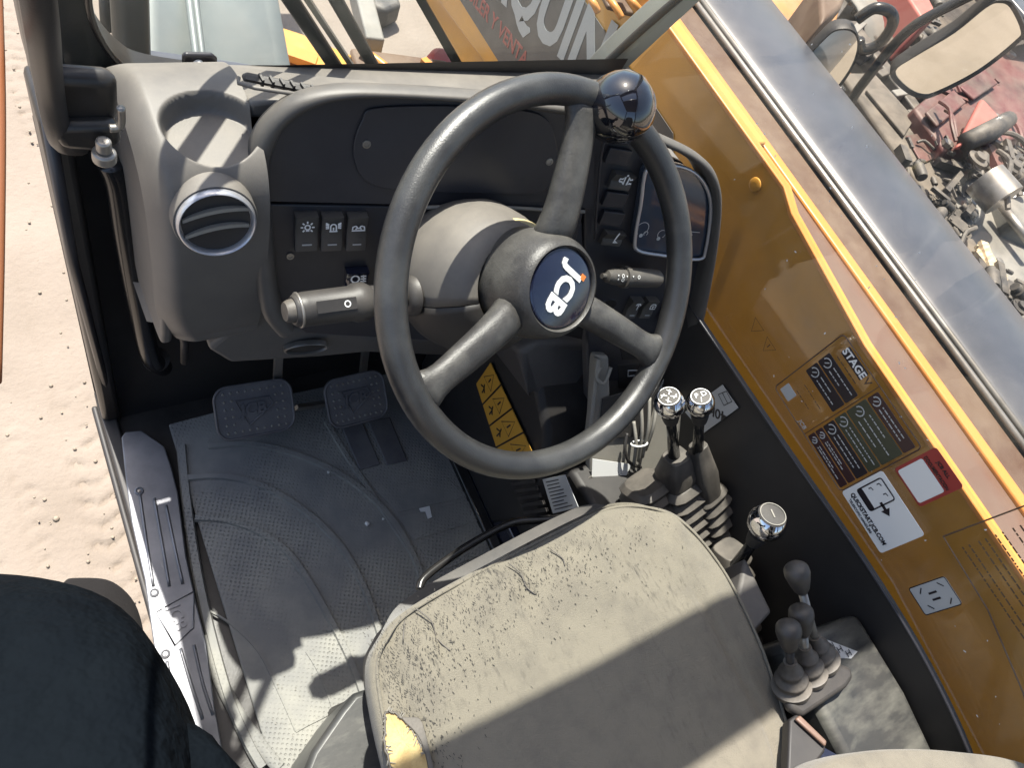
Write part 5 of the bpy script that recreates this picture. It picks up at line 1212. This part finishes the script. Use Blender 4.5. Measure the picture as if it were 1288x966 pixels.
# smaller scattered scrap filling the ground between the machines
def scrap(label, px,py, z, m, s_):
    k = MB(); c = G_(px,py,z)
    for i in range(6): k.box(c+V((rnd.uniform(-1,1),rnd.uniform(-1,1),rnd.uniform(-.3,.3)))*s_, (s_*rnd.uniform(.4,1.3),s_*rnd.uniform(.3,1),s_*rnd.uniform(.2,.7)), M4.Rotation(rnd.random()*3,3,'Z'))
    tag(obj('scrap_heap', k, m, bevel=.004), label, 'scrap')
scrap('blackened scrap heap against the bonnet below the tractor', 1000,95,-.5,M_drk,.16)
scrap('blackened scrap heap beside the pale timber offcut', 1100,170,-.5,M_drk,.18)
scrap('dark scrap heap wedged between generator and roller machine', 1185,300,-.4,M_drk,.2)
scrap('dark scrap heap at the right edge below the roller machine', 1275,400,-.4,M_drk,.22)
scrap('rusty scrap heap between the orange excavator and the trailer', 1065,30,-.4,M_brown,.16)

# ================================================================== SEEN THROUGH THE WINDSCREEN
mg_ = thing('front_mudguard', 'broad grey sheet metal front mudguard with a pressed rib beyond the windscreen', 'mudguard', P(260,40,z=.35))
mp_ = [P(a,b,y=1.08) for a,b in ((182,92),(183,-60),(330,-60),(336,0),(352,50),(372,120))]
mq = [(182,110,1.0),(182,-80,1.12)]
gd = []
for i in range(14):
    t = i/13; row = []
    for j in range(10):
        s_ = j/9; a0 = 182; a1 = 372-40*t
        px = a0+(a1-a0)*s_; py = 125-215*t+ (s_*-4)
        q_ = P(px,py,y=.98+.22*t+.02*sin(s_*3.1)); 
        q_ = q_ + V((0,-.012,0))*math.exp(-((s_-.30)/.03)**2)
        row.append(q_)
    gd.append(row)
M_mud = mat('grey_green_sheet_metal', (.24,.27,.26), .3, col2=(.17,.19,.185), scale=2.2, spec=.6, dust=.2, metal=.2)
obj('guard_sheet', MB().grid(gd), M_mud, mg_, smooth=True, solid=.006)
obj('rib', MB().tube([P(300-62*0,-40,y=1.16),P(302,0,y=1.12),P(312,60,y=1.03)][0:0] + [P(232,-60,y=1.18),P(238,0,y=1.11),P(246,64,y=1.03),P(250,100,y=.99)], .006, 8).tube([P(240,-60,y=1.18),P(246,0,y=1.11),P(254,64,y=1.03),P(258,100,y=.99)], .005, 8), M_mud, mg_, smooth=True)
obj('lower_band', MB().prism([P(182,66,y=.985),P(300,82,y=.985),P(380,96,y=.985),P(380,112,y=.96),P(182,92,y=.96)], (0,.008,0)), M_hood, mg_, bevel=.002)
mp2 = thing('mirror_post', 'dark upright mirror post standing beyond the left corner of the windscreen', 'post', P(150,0,z=.4))
obj('post', MB().tube([P(158,-70,y=.92),P(163,0,y=.90),P(166,70,y=.88),P(170,110,y=.86)], .022, 14), M_frame, mp2, smooth=True)
obj('bar', MB().tube([P(131,-60,y=.95),P(133,5,y=.93),P(135,38,y=.92)], .008, 10), M_podd, mp2, smooth=True)
# axle plates and carriage in front
ca = thing('front_carriage', 'ochre and brown front carriage plates partly hidden behind the wiper arms', 'carriage', G_(400,80,GZ))
hull(ca,'yellow_plate',[(349,30),(380,40),(440,66),(560,78),(600,130),(345,130)], -.30, .3, M_yel)
hull(ca,'brown_plate',[(440,58),(500,66),(560,74),(640,120),(460,120)], .004, .02, M_brown)
obj('bright_edge', MB().bar(G_(352,62,.02), G_(398,78,.02), .04, .02), M_yel2, ca)
obj('bright_edge', MB().tube(smooth_path([G_(454,62,.04),G_(478,78,.04),G_(500,98,.04)],4), .011, 8), M_yel2, ca, smooth=True)
obj('bright_edge', MB().bar(G_(532,76,.03), G_(548,92,.03), .02, .02), M_yel2, ca)
obj('grey_link', MB().bar(G_(445,-40,.0), G_(470,60,.0), .05, .06), M_gry, ca, bevel=.006)
jc = thing('red_canister', 'red plastic canister lying in front of the machine near the boom', 'canister', G_(568,78,-.25))
jp = [G_(*q_,-.02) for q_ in ((537,66),(546,55),(562,57),(596,80),(596,98),(556,98),(540,82))]
obj('shell', MB().prism(jp, (0,0,-.2)), M_red, jc, bevel=.02)
obj('cap', MB().lathe(G_(590,84,.0), (0,0,1), [(-.02,.03),(.015,.03),(.02,.02)], 20), M_blk, jc, smooth=40)
obj('chain', MB().tube(smooth_path([G_(585,76,.02),G_(592,82,.03),G_(586,88,.03),G_(596,95,.03),G_(604,90,.02)],4), .008, 8), M_drk, jc, smooth=True)
for i,(q_,lab) in enumerate(((((466,-10),(500,-8),(506,4),(486,13),(470,6)),'dark rock at the top edge left of the boom'),)):
    k = MB().prism([G_(*p_,-.75) for p_ in q_], (0,0,-.1)); tag(obj('rock', k, M_drk, bevel=.02), lab, 'rock')
# brackets on the far top of the boom
at = thing('boom_bracket', 'bent orange bracket on top of the boom near the banner', 'bracket', P(790,10,z=.60))
for a,b in (((735,-10),(752,14)),((758,-12),(782,22)),((782,-10),(806,14)),((796,-16),(820,6))):
    obj('bent_edge', MB().tube(smooth_path([P(a[0],a[1],z=.62),P((a[0]+b[0])/2+2,(a[1]+b[1])/2,z=.63),P(b[0],b[1],z=.62)],4), .006, 8), M_yel2, at, smooth=True)
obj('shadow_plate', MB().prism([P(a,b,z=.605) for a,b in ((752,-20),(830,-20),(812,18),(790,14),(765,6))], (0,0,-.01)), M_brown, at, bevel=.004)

# ================================================================== OPEN DOOR EDGE at the far left
od = thing('open_door', 'blurred brown edge of the open cab door at the far left of the view', 'door', (-.45,1.2,-.2))
ep = [P(-6,-40,z=.95),P(-2,120,z=.95),P(-4,300,z=.95),P(-9,480,z=.95)]
obj('door_edge', MB().tube(smooth_path(ep,5), .0035, 10), mat('red_brown_edge', (.2,.07,.025), .5), od, smooth=True)

# ================================================================== PERSON (photographer beside the doorway, seen from above)
def skin_body(name, verts, edges, radii, m, parent, sub=2, root=0):
    me = bpy.data.meshes.new(name); W = WM[parent.name]; Wi = W.inverted()
    me.from_pydata([tuple(Wi@V(v)) for v in verts], edges, []); me.materials.append(m)
    o = bpy.data.objects.new(name, me); COL.objects.link(o); o.parent = parent; WM[o.name] = W.copy()
    sk_ = o.modifiers.new('skin', 'SKIN'); sk_.use_smooth_shade = True
    for i,r_ in enumerate(radii):
        d = me.skin_vertices[0].data[i]; d.radius = r_ if isinstance(r_, tuple) else (r_, r_); d.use_root = (i == root)
    sb = o.modifiers.new('sub', 'SUBSURF'); sb.levels = sub; sb.render_levels = sub
    return o
pr = thing('person', 'person in a dark navy jacket standing in the doorway and leaning over the sill', 'person', (-.2,-.05,GZ))
bv_ = [(-.17,.04,.02),(-.155,.08,.22),(-.145,.08,.38),(-.15,.02,.50),(-.17,-.10,.62),(-.18,-.19,.70),
       (-.01,.00,.44),(.05,-.05,.36),(.02,-.24,.44),
       (-.30,.06,.46),(-.34,-.14,.40),(-.28,-.34,.52),
       (-.10,.02,-.10),(-.09,.04,-.44),(-.10,-.02,-.80),
       (-.27,.02,-.10),(-.29,.04,-.44),(-.30,-.02,-.80)]
be_ = [(0,1),(1,2),(2,3),(3,4),(4,5),(3,6),(6,7),(7,8),(3,9),(9,10),(10,11),(0,12),(12,13),(13,14),(0,15),(15,16),(16,17)]
br_ = [.12,.13,.13,.09,.055,.05,.085,.062,.045,.085,.06,.045,.095,.07,.05,.095,.07,.05]
jr = []
for z,cx_,cy_,rx,ry in ((-.12,-.22,.05,.24,.19),(0,-.215,.08,.225,.20),(.15,-.225,.11,.245,.22),(.28,-.235,.125,.262,.235),(.38,-.235,.125,.265,.235),(.46,-.23,.105,.258,.215),(.53,-.22,.05,.235,.165),(.59,-.19,-.05,.16,.12),(.63,-.165,-.12,.075,.075),(.68,-.175,-.16,.06,.06)):
    jr.append([V((cx_+rx*cos(a)*(1+.03*sin(a*5+z*9)), cy_+ry*sin(a)*(1+.03*sin(a*4-z*14)), z+.006*sin(a*3))) for a in np.linspace(0,2*pi,40,endpoint=False)])
obj('jacket', MB().rings(jr), M_jacket, pr, smooth=True, sub=1)
skin_body('jacket_and_body', bv_, be_, br_, M_jacket, pr)
obj('head', MB().ball((-.18,-.25,.76), .085, 24, sq=1.25), M_hair, pr, smooth=True)
# hem and pocket folds of the jacket lying over the sill
hm = []
for i,(a,b) in enumerate(((88,722),(110,722),(132,722),(150,728),(176,752),(184,790),(190,820),(205,860))):
    p = P(a,b,z=.20); hm.append([p+V((-.05,-.06,.03)), p+V((-.02,-.02,.02+.006*(i%2))), p, p+V((-.008,-.004,-.02)), p+V((-.03,-.03,-.08))])
obj('jacket_hem', MB().grid(hm), M_jeans, pr, smooth=True, sub=2, solid=.004)
for x,y in ((-.10,-.80),(-.30,-.80)):
    obj('shoe', MB().lathe((x,.03,-.80), (0,1,.0), [(-.11,.02),(-.09,.042),(0,.045),(.09,.044),(.13,.03),(.145,.005)], 20, squash=(1,.9)), M_blk, pr, smooth=True)
